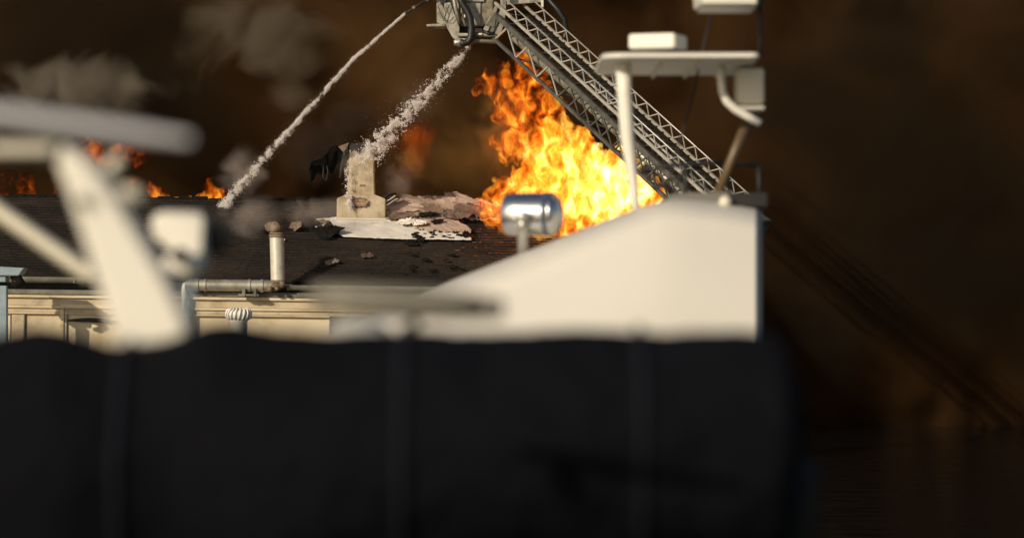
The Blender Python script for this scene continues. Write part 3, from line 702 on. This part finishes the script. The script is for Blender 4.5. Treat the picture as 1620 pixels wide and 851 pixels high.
flames('ridge_fire', 'orange flames glimpsed between the radar scanner and the strut', [(140, 245, 18), (150, 230, 13), (165, 255, 14), (215, 245, 18), (235, 248, 12), (190, 240, 14), (158, 185, 7), (155, 195, 6), (145, 262, 12), (215, 285, 14), (200, 305, 16)], 106.6, P(150, 250, 106.6), (2, 2, 1.5), vox=.04, warp=.2, gain=1.6, bias=-.36, strength=.8, absorb=.5, depth=1.2, seed=15., scale=1.6, erode=.45, fr=2.2)
flames('smoke_glow', 'dull orange glow given to the smoke right of the chimney', [(655, 225, 30), (668, 210, 20), (645, 245, 26), (640, 268, 20), (625, 290, 14), (660, 255, 18)], 108.0, P(660, 222, 108.0), (1.4, 1.4, 1.4), vox=.06, warp=.25, gain=.7, bias=-.40, strength=.34, absorb=.2, depth=1.0, seed=21., erode=.3)  # smoke lit by the fire, drawn as a weakly emitting volume

# ------------------------------------------------------------------ water jets
def octas(C, r):
    o = np.array([(1, 0, 0), (-1, 0, 0), (0, 1, 0), (0, -1, 0), (0, 0, 1), (0, 0, -1)], float)
    f = np.array([(0, 2, 4), (2, 1, 4), (1, 3, 4), (3, 0, 4), (2, 0, 5), (1, 2, 5), (3, 1, 5), (0, 3, 5)])
    j = rng.uniform(.6, 1.5, (len(C), 6, 1))
    V = (C[:, None, :] + o[None] * r[:, None, None] * j).reshape(-1, 3)
    Q = (f[None] + 6 * np.arange(len(C))[:, None, None]).reshape(-1, 3)
    return V, Q
def jet(name, label, path, wid, n, rad, clump, Ys, core=0.0, seed=0., skew=0.):
    pts = np.array([[*P(px, py, Y)] for (px, py), Y in zip(path, Ys)]); W = np.array(wid) * K * 100
    seg = np.concatenate([[0], np.cumsum(np.linalg.norm(np.diff(pts, axis=0), axis=1))]); T = seg[-1]
    t = rng.uniform(0, T, n * 4)
    c = np.stack([np.interp(t, seg, pts[:, k]) for k in range(3)], 1); wt = np.interp(t, seg, W)
    off = rng.normal(size=(n * 4, 3)) * (.30 * wt)[:, None]
    c = c + off
    dn = np.linalg.norm(off, axis=1) / wt
    nz = fbm(c[:, 0] * 4.0 + seed, c[:, 1] * 1.5, c[:, 2] * 4.0, 3)
    keep = rng.uniform(size=n * 4) < np.clip(.45 + clump * nz * (.4 + t / T) - dn * .35, 0.02, 1)
    c = c[keep][:n]; s = (t / T)[keep][:n]
    r = rad * rng.uniform(.5, 1.3, len(c)) * (.7 + .6 * s)
    # far stragglers
    k = n // 12; t2 = T * rng.uniform(0, 1, k) ** .6
    c2 = np.stack([np.interp(t2, seg, pts[:, q]) for q in range(3)], 1) + rng.normal(size=(k, 3)) * (np.interp(t2, seg, W) * .75)[:, None] * np.array([1, .6, 1]) + np.array([0, 0, -skew]) * rng.uniform(0, 1, (k, 1))
    C = np.concatenate([c, c2]); r = np.concatenate([r, rad * rng.uniform(.25, .6, k)])
    V, Q = octas(C, r)
    if core:
        m = 160; tt = np.linspace(0, T * core, m); ctr = np.stack([np.interp(tt, seg, pts[:, q]) for q in range(3)], 1); ww = np.interp(tt, seg, W)
        vv = []; ns = 8
        for i in range(m):
            fade = 1 - (i / m) ** 3
            for q in range(ns):
                a = 2 * math.pi * q / ns
                rr = ww[i] * .26 * fade * (1 + .5 * rng.normal() * .5 * min(1, i / 40))
                vv.append(ctr[i] + np.array([math.cos(a) * rr * .7, math.sin(a) * rr, math.cos(a) * rr * .7]))
        vv = np.array(vv); b = len(V); f = []
        for i in range(m - 1):
            for q in range(ns):
                a0, a1 = b + i * ns + q, b + i * ns + (q + 1) % ns
                f += [(a0, a1, a1 + ns), (a0, a1 + ns, a0 + ns)]
        V = np.concatenate([V, vv]); Q = np.concatenate([Q, np.array(f)])
    c0 = pts[0]; me = np_mesh(name, V - c0, Q)
    o = link_mesh(name, me, M['drops']); o.location = c0
    tag(o, label, 'water jet'); return o
jet('water_jet', 'long narrow white water jet falling to the ridge at left', [(642, 21), (560, 93), (480, 182), (420, 249), (385, 290), (350, 332)], [3.2, 5, 6.5, 8.5, 11, 14], 20000, .0120, 1.1, [99, 100.5, 102, 103.3, 104.2, 105.0], core=.8, seed=1.)
jet('water_jet', 'broad broken water jet spraying onto the chimney from the platform', [(746, 69), (722, 97), (690, 130), (645, 180), (605, 222), (578, 250)], [5, 10, 14, 19, 25, 30], 9500, .0145, 3.8, [99.5, 100.2, 101, 102, 102.8, 103.6], core=.25, seed=5., skew=.2)
jet('water_splash', 'white spray running down the left face of the chimney', [(588, 232), (564, 246), (550, 270), (548, 298), (553, 318), (551, 333)], [16, 18, 9, 8, 9, 10], 1300, .013, 3.2, [103.7, 103.9, 103.9, 103.85, 103.8, 103.8], seed=9.)
puff(560, 262, 103.3, 34, .4, 50, steam, 'mist of the water jet around the chimney top')
puff(662, 160, 101.5, 60, .5, 60, smoke_mat('spray mist', (.85, .75, .68), .22, scale=1.4, lo=.3, hi=.9, ball=True, step=.6), 'faint mist around the broad water jet')

# ------------------------------------------------------------------ aerial ladder
lt, lb_ = P(800, 20, 98.5), P(1060, 257, 93.0)
U = (lb_ - lt).normalized(); LEN = (P(1150, 338, 91.2) - lt).dot(U)
Wd = Vector((U.y, -U.x, 0)).normalized(); Wd = Wd if Wd.y > 0 else -Wd
Nn = Wd.cross(U); Nn = Nn if Nn.z > 0 else -Nn; Nn.normalize()
WID = 1.2
def LP(u, wv, n): return lt + U * u + Wd * wv + Nn * n
lad = thing('aerial_ladder', LP(LEN, WID / 2, -.5), 'grey lattice fire engine ladder slanting across the fire', 'ladder')
def bar(name, p, q, wx_, wz_, m, parent=lad, rnd=False):
    b = MB()
    if rnd: b.tube([p, q], wx_ / 2, 8)
    else: b.beam(p, q, wx_, wz_, Nn)
    return b.build(name, m, parent, smooth=rnd)
RH = .34
for side, w0 in (('n', 0.0), ('f', WID)):
    bar('base_rail', LP(-.6, w0, 0), LP(LEN, w0, 0), .065, .085, M['alu'])
    bar('hand_rail', LP(-.3, w0, RH), LP(LEN, w0, RH), .046, .046, M['alu'], rnd=True)
    bay = .62; k = 0; u = 0.0
    while u < LEN - bay:
        bar('lattice_bar', LP(u, w0, .04), LP(u + bay * .5, w0, RH - .02), .035, .035, M['alu'])
        bar('lattice_bar', LP(u + bay * .5, w0, RH - .02), LP(u + bay, w0, .04), .026, .026, M['alu'])
        b = MB(); b.box(LP(u, w0, .01), (.07, .10, .09), Matrix((Wd, U, Nn)).transposed()); b.build('gusset', M['alu'], lad)
        u += bay
    if w0 == 0:   # the next section's lattice overlaps the middle of the near side
        bar('fly_rail', LP(4.4, .12, .10), LP(LEN, .12, .10), .05, .06, M['alu']); u = 4.5
        while u < 6.4:
            bar('lattice_bar', LP(u, .12, .12), LP(u + .24, .12, RH - .02), .022, .022, M['alu']); bar('lattice_bar', LP(u + .24, .12, RH - .02), LP(u + .48, .12, .12), .018, .018, M['alu']); u += .48
    # deep bottom truss; underside shade painted in with the darker metal
    w1 = w0 + (-.06 if w0 == 0 else .06)
    bar('truss_chord', LP(-.35, w1, -.28), LP(LEN, w1, -.28), .10, .15, M['aludark'])
    bar('truss_chord', LP(-.1, w1, -.93), LP(LEN, w1, -.93), .09, .10, M['aludark'])
    u = .1; bay = 1.16
    while u < LEN - bay:
        bar('truss_bar', LP(u, w1, -.90), LP(u + .25 * bay, w1, -.33), .05, .05, M['alu' if w0 == 0 and u < 3 else 'aludark'])
        bar('truss_bar', LP(u + .25 * bay, w1, -.33), LP(u + bay, w1, -.90), .04, .04, M['alu' if w0 == 0 and u < 3 else 'aludark'])
        u += bay if u < 3.2 else bay * .5
        if u > 3.2: bay = 1.16
u = .1
while u < LEN:
    bar('rung', LP(u, .03, -.01), LP(u, WID - .03, -.01), .045, .045, M['rung'], rnd=True); u += .33
u = .3; s = 0
while u < LEN - 1:
    bar('cross_brace', LP(u, 0 if s else WID, -.93), LP(u + .9, WID if s else 0, -.93), .04, .04, M['aludark']); bar('cross_brace', LP(u, 0, -.26), LP(u, WID, -.26), .05, .07, M['aludark'])
    s = 1 - s; u += .9
bar('water_pipe', LP(0.2, .42, -.70), LP(LEN, .42, -.70), .20, .20, M['galv'], rnd=True)
bar('extension_cylinder', LP(-.2, .30, -.40), LP(LEN, .30, -.40), .12, .12, M['aludark'], rnd=True)
b = MB(); b.prism([LP(LEN - .25, -.25, -1.1), LP(LEN + .45, -.25, -1.1), LP(LEN + .45, -.25, .1), LP(LEN - .25, -.25, .0)], Wd * (WID + .5)); b.build('foot_block', M['aludark'], lad, bevel=.03)
ft = LP(LEN + .1, WID / 2, -.6)
b = MB(); b.lathe((ft.x, ft.y, 0.0), (0, 0, 1), [(0, 1.1), (1.0, 1.1), (1.02, .7), (ft.z - .4, .55), (ft.z - .1, .5)], 28); b.build('pedestal', M['soot'], lad, smooth=False)
# hose arching off the ladder's far side
b = MB(); b.tube([P(858, -14, 99.2), P(870, 2, 99.2), P(884, 18, 99.0), P(893, 32, 98.7), P(896, 50, 98.4), P(893, 62, 98.2)], .085, 10); b.build('hose', M['rubber'], lad, smooth=True)

# platform at the ladder's tip
YP = 98.9
pf = thing('rescue_platform', P(745, 60, YP), 'boxy metal rescue platform with hoses at the tip of the ladder', 'rescue platform')
def Q(px, py, dy=0.): return P(px, py, YP + dy)
def plate(name, pts, m, dy=0., depth=.06, bev=.008):
    b = MB(); b.prism([Q(x, y, dy) for x, y in pts], (0, depth, 0)); return b.build(name, m, pf, bevel=bev)
plate('side_panel', [(690, -40), (724, -40), (727, 40), (706, 41), (691, 36)], M['oldmetal'], .25, 1.2)
plate('step', [(674, 39), (704, 37.5), (704, 42), (676, 42.5)], M['oldmetal'], 0., 1.1)
plate('step_foot', [(680, 42.7), (687, 42.7), (686, 45), (681, 45)], M['aludark'], .1, .3)
plate('skirt_plate', [(703, 6), (712, 4), (727, 44), (725, 66), (716, 60), (707, 44), (702, 30)], M['oldmetal'], -.12, .12)
plate('cabinet', [(728, -40), (782, -40), (782, 42), (729, 42)], M['oldmetal2'], .18, .9)
plate('cabinet_door', [(741, -30), (761, -30), (760, 40), (744, 40)], M['oldmetal'], .12, .05)
plate('cabinet_door', [(764, -30), (780, -30), (779, 38), (764, 40)], M['oldmetal2'], .12, .05)
plate('cabinet_lid', [(736, -3), (766, -3), (766, 3), (736, 3)], M['oldmetal'], .02, .18)
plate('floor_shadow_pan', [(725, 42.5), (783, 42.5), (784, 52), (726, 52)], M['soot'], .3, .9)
plate('gusset_plate', [(790, -40), (803, -40), (800, 22), (797, 40), (787, 66), (776, 64), (781, 42), (792, 14)], M['oldmetal'], .02, .10)
plate('diagonal_plate', [(764, 48), (784, 8), (789, 10), (772, 50)], M['oldmetal'], -.04, .06)
plate('diagonal_plate', [(774, 50), (788, 24), (792, 27), (780, 52)], M['aludark'], -.06, .06)
plate('mount_block', [(768, 40), (782, 22), (786, 25), (782, 44)], M['aludark'], -.1, .08)
def ptube(name, pts, r, m, dy=-.1):
    b = MB(); b.tube([Q(x, y, dy) for x, y in pts], r, 12); return b.build(name, m, pf, smooth=True)
ptube('bumper_tube', [(724, 55.5), (770, 56), (787, 57)], .055, M['oldmetal'], -.16)
ptube('bumper_tube', [(722, 63.5), (750, 65), (788, 66.5)], .06, M['oldmetal'], -.14)
ptube('upright_tube', [(714, -30), (720, 10), (727, 38)], .065, M['oldmetal'], -.2)
ptube('upright_tube', [(736, -30), (737, 8)], .045, M['oldmetal'], -.05)
ptube('thin_cable', [(693, 10), (697, 22), (703, 33), (712, 34), (718, 27)], .012, M['rubber'], -.24)
ptube('thin_cable', [(700, 8), (706, 22), (702, 33)], .012, M['rubber'], -.24)
ptube('thin_cable', [(711, 8), (706, 20), (703, 30)], .012, M['rubber'], -.24)
ptube('supply_hose', [(725, -12), (730, 4), (739, 17), (744, 30), (746, 46), (745, 60), (741, 67), (733, 69), (728, 67)], .115, M['rubber'], -.36)
ptube('short_hose', [(765, 50), (773, 54), (783, 53)], .05, M['rubber'], -.22)
b = MB(); b.lathe(Q(731, 67, -.3), (-1, -.3, -.1), [(0, .10), (.06, .14), (.14, .14), (.2, .09), (.26, .09)], 16); b.build('coupling', M['stain'], pf, smooth=True)
b = MB(); b.lathe(Q(739, 62, -.2), (.55, 0, -1), [(0, .12), (.08, .12), (.14, .09)], 16); b.build('nozzle', M['rubber'], pf, smooth=True)
plate('lamp_housing', [(695, -6), (706, -6), (706, 7), (697, 7)], M['rubber'], -.1, .3)
b = MB(); b.box(Q(729, 24, -.05), (.09, .1, .12)); b.box(Q(733, 27, -.05), (.07, .1, .12)); b.build('valve', M['wood'], pf, bevel=.01)
b = MB(); b.box(Q(735, 26, -.07), (.05, .08, .10)); b.build('valve_cap', M['whiteplas'], pf, bevel=.01)
b = MB(); b.box(Q(760, 54.5, -.26), (.12, .08, .06)); b.build('shackle', M['flash'], pf, bevel=.01)
plate('rear_panel', [(800, -40), (858, -40), (858, -2), (856, 4), (802, 8)], M['oldmetal'], .5, .1)
plate('rear_post', [(855, -40), (860, -40), (860, 12), (856, 12)], M['flash'], .4, .1)
# monitor boom with brown nozzle, jet leaves its end
mo = thing('water_monitor', Q(688, -4), 'thin dark water monitor pipe pointing down left from the platform', 'water monitor')
b = MB(); b.tube([P(700, -22, YP + .05), P(688, -6, YP + .05), P(668, 5, YP + .08)], .05, 10); b.build('pipe', M['rubber'], mo, smooth=True)
b = MB(); b.tube([P(668, 5, YP + .08), P(655, 13, YP + .09), P(641, 22, YP + .1)], [.05, .042, .034], 10); b.build('nozzle', M['soot'], mo, smooth=True)
b = MB(); b.tube([P(657, 11.6, YP + .09), P(653, 14.2, YP + .09)], .065, 10); b.tube([P(674, 1, YP + .06), P(678, -1.5, YP + .06)], .08, 10); b.build('handle_ring', M['rust'], mo, smooth=True)

# ------------------------------------------------------------------ right hand boat (about 11 m away)
YB = 11.0
def top_y(px): return float(np.interp(px, [560, 600, 640, 660, 720, 800, 900, 980, 1020, 1045, 1062, 1080, 1100, 1140, 1170, 1206], [512, 492, 474, 465, 441.5, 410.5, 371.5, 340.5, 326, 318.8, 316.3, 315.8, 316.8, 321, 325.5, 332]))
boat = thing('boat_wheelhouse', P(900, 900, YB), 'smooth white boat wheelhouse rising to the right in front of the fire', 'boat')
b = MB()
def shell(u, v):
    px = 560 + 646 * u
    zt = CZ + (CY - top_y(px)) * K * YB; z0 = CZ - .62
    # v 0..1: bottom front -> up the bulging front -> over the rounded edge -> back along the top
    side = max(0., 1 - ((u - .985) / .015) ** 2) if u > .985 else 1.
    xo = (px - CX) * K * YB
    if v < .55:
        t = v / .55; z = z0 + (zt - z0 - .10) * t; y = YB - .30 - .10 * math.sin(t * math.pi) + .05 * t + .42 * (1 - side)
    elif v < .8:
        a = (v - .55) / .25 * math.pi / 2; z = zt - .10 + .10 * math.sin(a); y = YB - .25 + .25 * (1 - math.cos(a)) + .42 * (1 - side)
    else:
        t = (v - .8) / .2; y = YB + .42 * (1 - side) + 1.9 * t; z = zt + .02 * t - .05 * t * t
    return Vector((xo * (y / YB if v < .8 else 1.0), y, z))
b.grid(shell, 200, 40)
b.build('cabin_shell', M['gel'], boat, smooth=True)
b = MB(); xr = (1203 - CX) * K * YB
b.span((-.5, YB + .2, CZ - 1.6), (xr - .06, YB + 1.9, CZ - .60)); b.build('cabin_side', M['navy'], boat, bevel=.03)
b = MB(); b.prism([Vector((-.8, YB - .6, CZ - 1.6)), Vector((xr, YB - .6, CZ - 1.6)), Vector((xr + .1, YB + 3.5, CZ - 1.6)), Vector((-1.2, YB + 3.5, CZ - 1.6))], (0, 0, -4.1)); b.build('hull', M['navy'], boat, bevel=.08)

sl_ = thing('searchlight', P(827, 392, YB + .1), 'round chrome searchlight on a short stem in front of the fire', 'searchlight')
c0 = P(844, 339, YB); ax = Vector((1, -.22, 0)).normalized(); mp = K * YB
b = MB(); b.lathe(c0, ax, [(-47 * mp, .6 * 31 * mp), (-46.5 * mp, 29 * mp), (-43 * mp, 32.5 * mp), (-20 * mp, 34 * mp), (20 * mp, 34 * mp), (26 * mp, 34 * mp)], 40)
b.build('housing', M['chrome'], sl_, smooth=True)
b = MB(); b.lathe(c0, ax, [(26 * mp, 34.5 * mp), (31 * mp, 34.5 * mp), (37 * mp, 31 * mp), (43 * mp, 24 * mp), (46 * mp, 14 * mp), (47 * mp, 2 * mp)], 40); b.build('rear_dome', M['chrome'], sl_, smooth=True)
b = MB(); b.lathe(c0, ax, [(19 * mp, 35.6 * mp), (24 * mp, 35.6 * mp)], 40); b.build('clamp_ring', M['lens'], sl_, smooth=True)
b = MB(); b.tube([P(827, 340, YB - .085), P(827, 360, YB - .09), P(827, 376, YB - .05), P(827, 405, YB - .02)], [9 * mp, 9 * mp, 8.5 * mp, 8 * mp], 16); b.build('stem', M['stain'], sl_, smooth=True)
b = MB(); b.lathe(P(828, 343, YB - .12), (0, 1, 0), [(0, 6 * mp), (.004, 9 * mp), (.03, 9 * mp)], 18); b.build('pivot_knob', M['stain'], sl_, smooth=True)

# antenna platform
ap = thing('antenna_platform', P(990, 330, YB), 'white antenna platform with round corner on a thin post at right', 'antenna platform')
Yf, Yk = 11.05, 11.95
zt = CZ + (CY - 83) * K * Yf; zb = CZ + (CY - 95) * K * Yf
x0 = (951 - CX) * K * Yf; x1 = (1203 - CX) * K * Yf
b = MB(); rr = .09; pl = []
for (cx_, cy_, a0) in ((x0 + rr, Yk - rr, 90), (x0 + rr, Yf + rr, 180), (x1 - .03, Yf + .03, 270), (x1 - .03, Yk - .03, 0)):
    q = rr if a0 in (90, 180) else .03
    for k in range(7):
        a = R(a0 + 15 * k); pl.append(Vector((cx_ + q * math.cos(a), cy_ + q * math.sin(a), zb)))
b.prism(pl, (0, 0, zt - zb)); b.build('deck', M['paint'], ap, bevel=.008, smooth=True)
b = MB(); 
for k in range(4): b.span((x0 + .09 + k * .12, Yf + .1, zb - .016), (x0 + .10 + k * .12, Yk - .1, zb + .001))
b.build('deck_rib', M['paint2'], ap)
b = MB(); b.tube([P(985, 94, 11.2), P(988, 150, 11.2), P(993, 220, 11.2), P(1003, 300, 11.2), P(1008, 345, 11.2)], [12.5 * .00225, 12 * .00225, 11 * .00225, 7 * .00225, 6 * .00225], 14); b.build('post', M['paint'], ap, smooth=True)
b = MB(); b.tube([P(1141, 98, 11.3), P(1141, 128, 11.3), P(1143, 146, 11.3), P(1150, 161, 11.3), P(1163, 173, 11.3), P(1180, 183, 11.3), P(1203, 196, 11.3)], 6.5 * .00225, 12); b.build('brace_tube', M['paint'], ap, smooth=True)
bx = thing('receiver_box', P(1040, 80, 11.3), 'small white box with bluish side standing on the antenna platform', 'box')
b = MB(); hb = 23 * K * 11.3; b.box(P(1041, 67.5, 11.4), (.172, .160, hb), Euler((0, 0, R(-20)))); b.build('case', M['paint'], bx, bevel=.005)
b = MB(); b.box(P(1041, 79.2, 11.4), (.15, .14, .005), Euler((0, 0, R(-20)))); b.build('foot_plate', M['greybox'], bx)
hg = thing('hanging_locker', P(1186, 110, 11.35), 'grey white box hanging under the antenna platform at right', 'box')
b = MB(); b.span(P(1167, 108, 11.32), P(1203, 168, 11.5)); b.build('case', M['paint2'], hg, bevel=.006)
b = MB(); b.span(P(1164, 168.3, 11.30), P(1204, 178, 11.52)); b.build('lip', M['paint'], hg, bevel=.006)
rd_ = thing('radome_base', P(1155, 12, 11.4), 'white flat bottomed radome cut by the top edge at right', 'radome')
b = MB(); b.prism([P(1106, 11, 11.2), P(1202, 11.5, 11.2), P(1202, -60, 11.2), P(1112, -60, 11.2), P(1104, -12, 11.2)], (0, .3, 0)); b.build('shell', M['paint'], rd_, bevel=.012, smooth=True)
b = MB(); b.tube([P(1203, 90, 11.4), P(1203, -20, 11.4)], .008, 10); b.build('mast', M['black'], rd_, smooth=True)
b = MB(); b.tube([P(1184, 186, 11.5), P(1160, 246, 11.5), P(1133, 314, 11.5)], [.018, .018, .017], 12)
tag(b.build('wooden_pole', M['wood'], smooth=True, at=P(1133, 314, 11.5)), 'brown wooden pole leaning up to the antenna platform', 'pole')
b = MB(); b.tube([P(1127, 12, 11.6), P(1112, 80, 11.6), P(1096, 150, 11.6), P(1078, 215, 11.6), P(1062, 270, 11.6), P(1052, 318, 11.6)], .0042, 8)
tag(b.build('stay_cable', M['black'], smooth=True, at=P(1052, 318, 11.6)), 'thin black stay cable from the radome down to the wheelhouse', 'cable')
dr = thing('deck_rail', P(1120, 320, 11.6), 'dark low rail with netting on top of the white wheelhouse', 'rail')
b = MB(); b.tube([P(1010, 268, 11.7), P(1060, 262, 11.7), P(1130, 258, 11.7), P(1203, 262, 11.7)], .009, 10); b.build('top_bar', M['black'], dr, smooth=True)
for px in (1084, 1152, 1200):
    b = MB(); b.tube([P(px, 260, 11.7), P(px + 2, 325, 11.7)], .009, 8); b.build('stanchion', M['black'], dr, smooth=True)
for px, py, qx, qy in ((1010, 268, 1084, 318), (1030, 300, 1110, 262), (1084, 270, 1140, 318), (1060, 318, 1084, 264)):
    b = MB(); b.tube([P(px, py, 11.72), P(qx, qy, 11.72)], .006, 8); b.build('netting_rope', M['black'], dr, smooth=True)
hb_ = thing('roof_hatch', P(1115, 322, 11.2), 'flat grey hatch on the top of the white wheelhouse', 'hatch')
b = MB(); b.prism([P(1052, 316, 11.0), P(1064, 306, 11.0), P(1150, 303, 11.0), P(1180, 310, 11.0), P(1184, 330, 11.0), P(1060, 322, 11.0)], (0, .5, 0)); b.build('cover', M['greybox'], hb_, bevel=.008)
b = MB(); b.span(P(1152, 305, 10.95), P(1203, 331, 11.3)); b.build('vent_slot', M['black'], hb_, bevel=.006)
b = MB(); b.lathe(P(1147, 320, 10.93), (0, -1, 0), [(0, .022), (.02, .022), (.03, .01)], 14); b.build('latch', M['paint2'], hb_, smooth=True)

# ------------------------------------------------------------------ near boat on the left (about 3 m away)
YN = 2.75; m_ = K * YN
ra = thing('radar_arch', P(240, 560, YN), 'cream white radar arch with broad slanting leg close by on the left', 'radar arch')
b = MB(); b.prism([P(78, 232, YN), P(120, 230, YN), P(152, 262, YN), P(185, 310, YN), P(226, 375, YN), P(265, 440, YN), P(296, 505, YN), P(312, 560, YN), P(182, 560, YN), P(172, 505, YN), P(150, 440, YN), P(128, 370, YN), P(104, 300, YN)], (0, .05, 0)); b.build('leg', M['paint'], ra, bevel=.006, seg=3, smooth=True)
b = MB(); b.beam(P(-140, 240, YN + .02), P(95, 240, YN + .02), .05, 28 * m_); b.build('crossbeam', M['paint2'], ra, bevel=.005, smooth=True)
b = MB(); b.tube([P(160, 290, YN + .02), P(180, 262, YN + .02), P(190, 246, YN + .02)], [10 * m_, 11 * m_, 12 * m_], 12); b.build('light_bracket', M['paint2'], ra, smooth=True)
b = MB(); b.tube([P(180, 306, YN + .02), P(205, 306, YN + .02), P(228, 314, YN + .02)], [10 * m_, 14 * m_, 10 * m_], 12); b.build('cleat', M['paint2'], ra, smooth=True)
b = MB(); b.lathe(P(133, 318, YN), (0, -1, 0), [(0, 9 * m_), (.008, 9 * m_), (.012, 5 * m_)], 14); b.build('bolt', M['greybox'], ra, smooth=True)
Y2 = 4.4
b = MB(); b.beam(P(-40, 308, Y2), P(150, 440, Y2), .03, 27 * K * Y2); tag(b.build('stay_strut', M['paint2'], bevel=.006, smooth=True, at=P(150, 440, Y2)), 'slim cream strut running down right behind the broad arch leg', 'strut')
rs = thing('radar_scanner', P(60, 210, 2.1), 'pale blue white radar scanner bar above the arch at left', 'radar scanner')
Y3 = 2.1
b = MB(); b.tube([P(-120, 164, Y3), P(60, 189, Y3), P(230, 212, Y3), P(308, 222, Y3)], [13 * K * Y3, 13 * K * Y3, 11 * K * Y3, 7 * K * Y3], 14); b.build('antenna_bar', M['bluewhite'], rs, bevel=.006, seg=3, smooth=True)
b = MB(); b.tube([P(-40, 190, Y3), P(-40, 240, Y3)], 22 * K * Y3, 16); b.build('turning_unit', M['paint2'], rs, smooth=True)
Y4 = 3.9; m4 = K * Y4
lh = thing('loudhailer', P(285, 440, Y4), 'white loudhailer with round base beside the broad arch leg', 'loudhailer')
b = MB(); b.prism([P(238, 342, Y4), P(250, 335, Y4), P(318, 336, Y4), P(326, 345, Y4), P(322, 425, Y4), P(284, 425, Y4), P(272, 400, Y4), P(258, 385, Y4), P(240, 380, Y4)], (0, .06, 0)); b.build('body', M['paint'], lh, bevel=.006, seg=3, smooth=True)
b = MB(); b.lathe(P(288, 405, Y4 - .03), (-.3, -1, 0), [(0, 13 * m4), (.012, 12 * m4), (.02, 9 * m4)], 18); b.build('speaker_grille', M['soot'], lh, smooth=True)
b = MB(); b.lathe(P(290, 418, Y4), (.9, -.3, -.05), [(-.028, 5 * m4), (-.022, 14 * m4), (0, 18 * m4), (.022, 19 * m4), (.024, 8 * m4)], 20); b.build('horn', M['paint'], lh, smooth=True)
b = MB(); b.span(P(318, 344, Y4 + .03), P(372, 400, Y4 + .08)); b.build('rear_housing', M['soot'], lh, bevel=.008)
b = MB(); b.tube([P(300, 430, Y4 + .03), P(300, 620, Y4 + .03)], 6 * m4, 10); b.build('mount', M['bluegrey'], lh, smooth=True)
gr = thing('grab_rail', P(640, 480, YN), 'blurred grey tube lying low across the centre of the picture', 'rail')
b = MB(); b.tube([P(492, 470, YN), P(560, 474, YN), P(650, 480, YN), P(720, 484, YN), P(772, 487, YN)], [20 * m_, 25 * m_, 26 * m_, 24 * m_, 19 * m_], 18); b.build('tube', M['greytube'], gr, smooth=True)
b = MB(); b.lathe(P(770, 487, YN), (1, 0, -.08), [(0, 20.5 * m_), (20 * m_, 19 * m_), (29 * m_, 10 * m_)], 16); b.build('end_cap', M['greybox'], gr, smooth=True)
b = MB(); b.tube([P(655, 482, YN + .02), P(657, 590, YN + .02)], 9 * m_, 10); b.build('stanchion', M['greytube'], gr, smooth=True)
Y5 = 3.2
b = MB(); b.lathe(P(565, 575, Y5), (0, 0, 1), [(-.05, .045), (0, .045), (.03, .040), (.043, .02), (.046, .002)], 24)
tag(b.build('mooring_fender', M['gel'], smooth=True, at=P(565, 575, Y5)), 'white rounded fender top poking up at the bottom edge', 'fender')
# boom with its navy sail cover, along the bottom
bo = thing('sail_boom', P(560, 760, 2.7), 'dark navy sail cover lying along a boom below everything else', 'sail boom')
b = MB(); Yb_ = 2.72
def cover(u, v):
    px = -420 + 1690 * u; a = 2 * math.pi * v
    yt = 531 + 5 * math.sin(u * 5.1) + 22 * max(0, u - .75) - 16 * math.exp(-((px - 330) / 60) ** 2)
    zt_ = CZ + (CY - yt) * K * 2.6; rz = .125 - .03 * u; ry = .105
    nz = .007 * math.sin(px / 61. + 1.3 * math.sin(px / 170.) + 1.2 * math.cos(a)) * (.4 + .6 * math.sin(px / 260. + 1)) ** 2 + .011 * float(fbm(np.array(px / 240. + .5 * math.cos(a)), np.array(math.cos(a) * 1.5), np.array(math.sin(a) * 1.5 + u * 3), 4))
    e = 1.0 if u < .97 else math.sqrt(max(0.02, 1 - ((u - .97) / .03) ** 2))
    return Vector(((px - CX) * K * Yb_, Yb_ + (ry * e + nz) * math.cos(a), zt_ - rz + (rz * e + nz) * math.sin(a)))
b.grid(cover, 150, 36); bmesh.ops.remove_doubles(b.bm, verts=b.bm.verts, dist=1e-5)
b.build('sail_cover', M['navy'], bo, smooth=True)
for px in (205, 640, 1010):
    u = (px + 420) / 1690; b = MB(); b.tube([cover(u, k / 40) + (cover(u, k / 40) - Vector(((px - CX) * K * Yb_, Yb_, CZ - .15))).normalized() * .002 for k in range(41)], .004, 6, cap=False); b.build('sail_tie', M['strap'], bo, smooth=True)
b = MB(); b.tube([P(-420, 800, Yb_), P(1290, 800, Yb_)], .04, 14); b.build('boom_spar', M['soot'], bo, smooth=True)
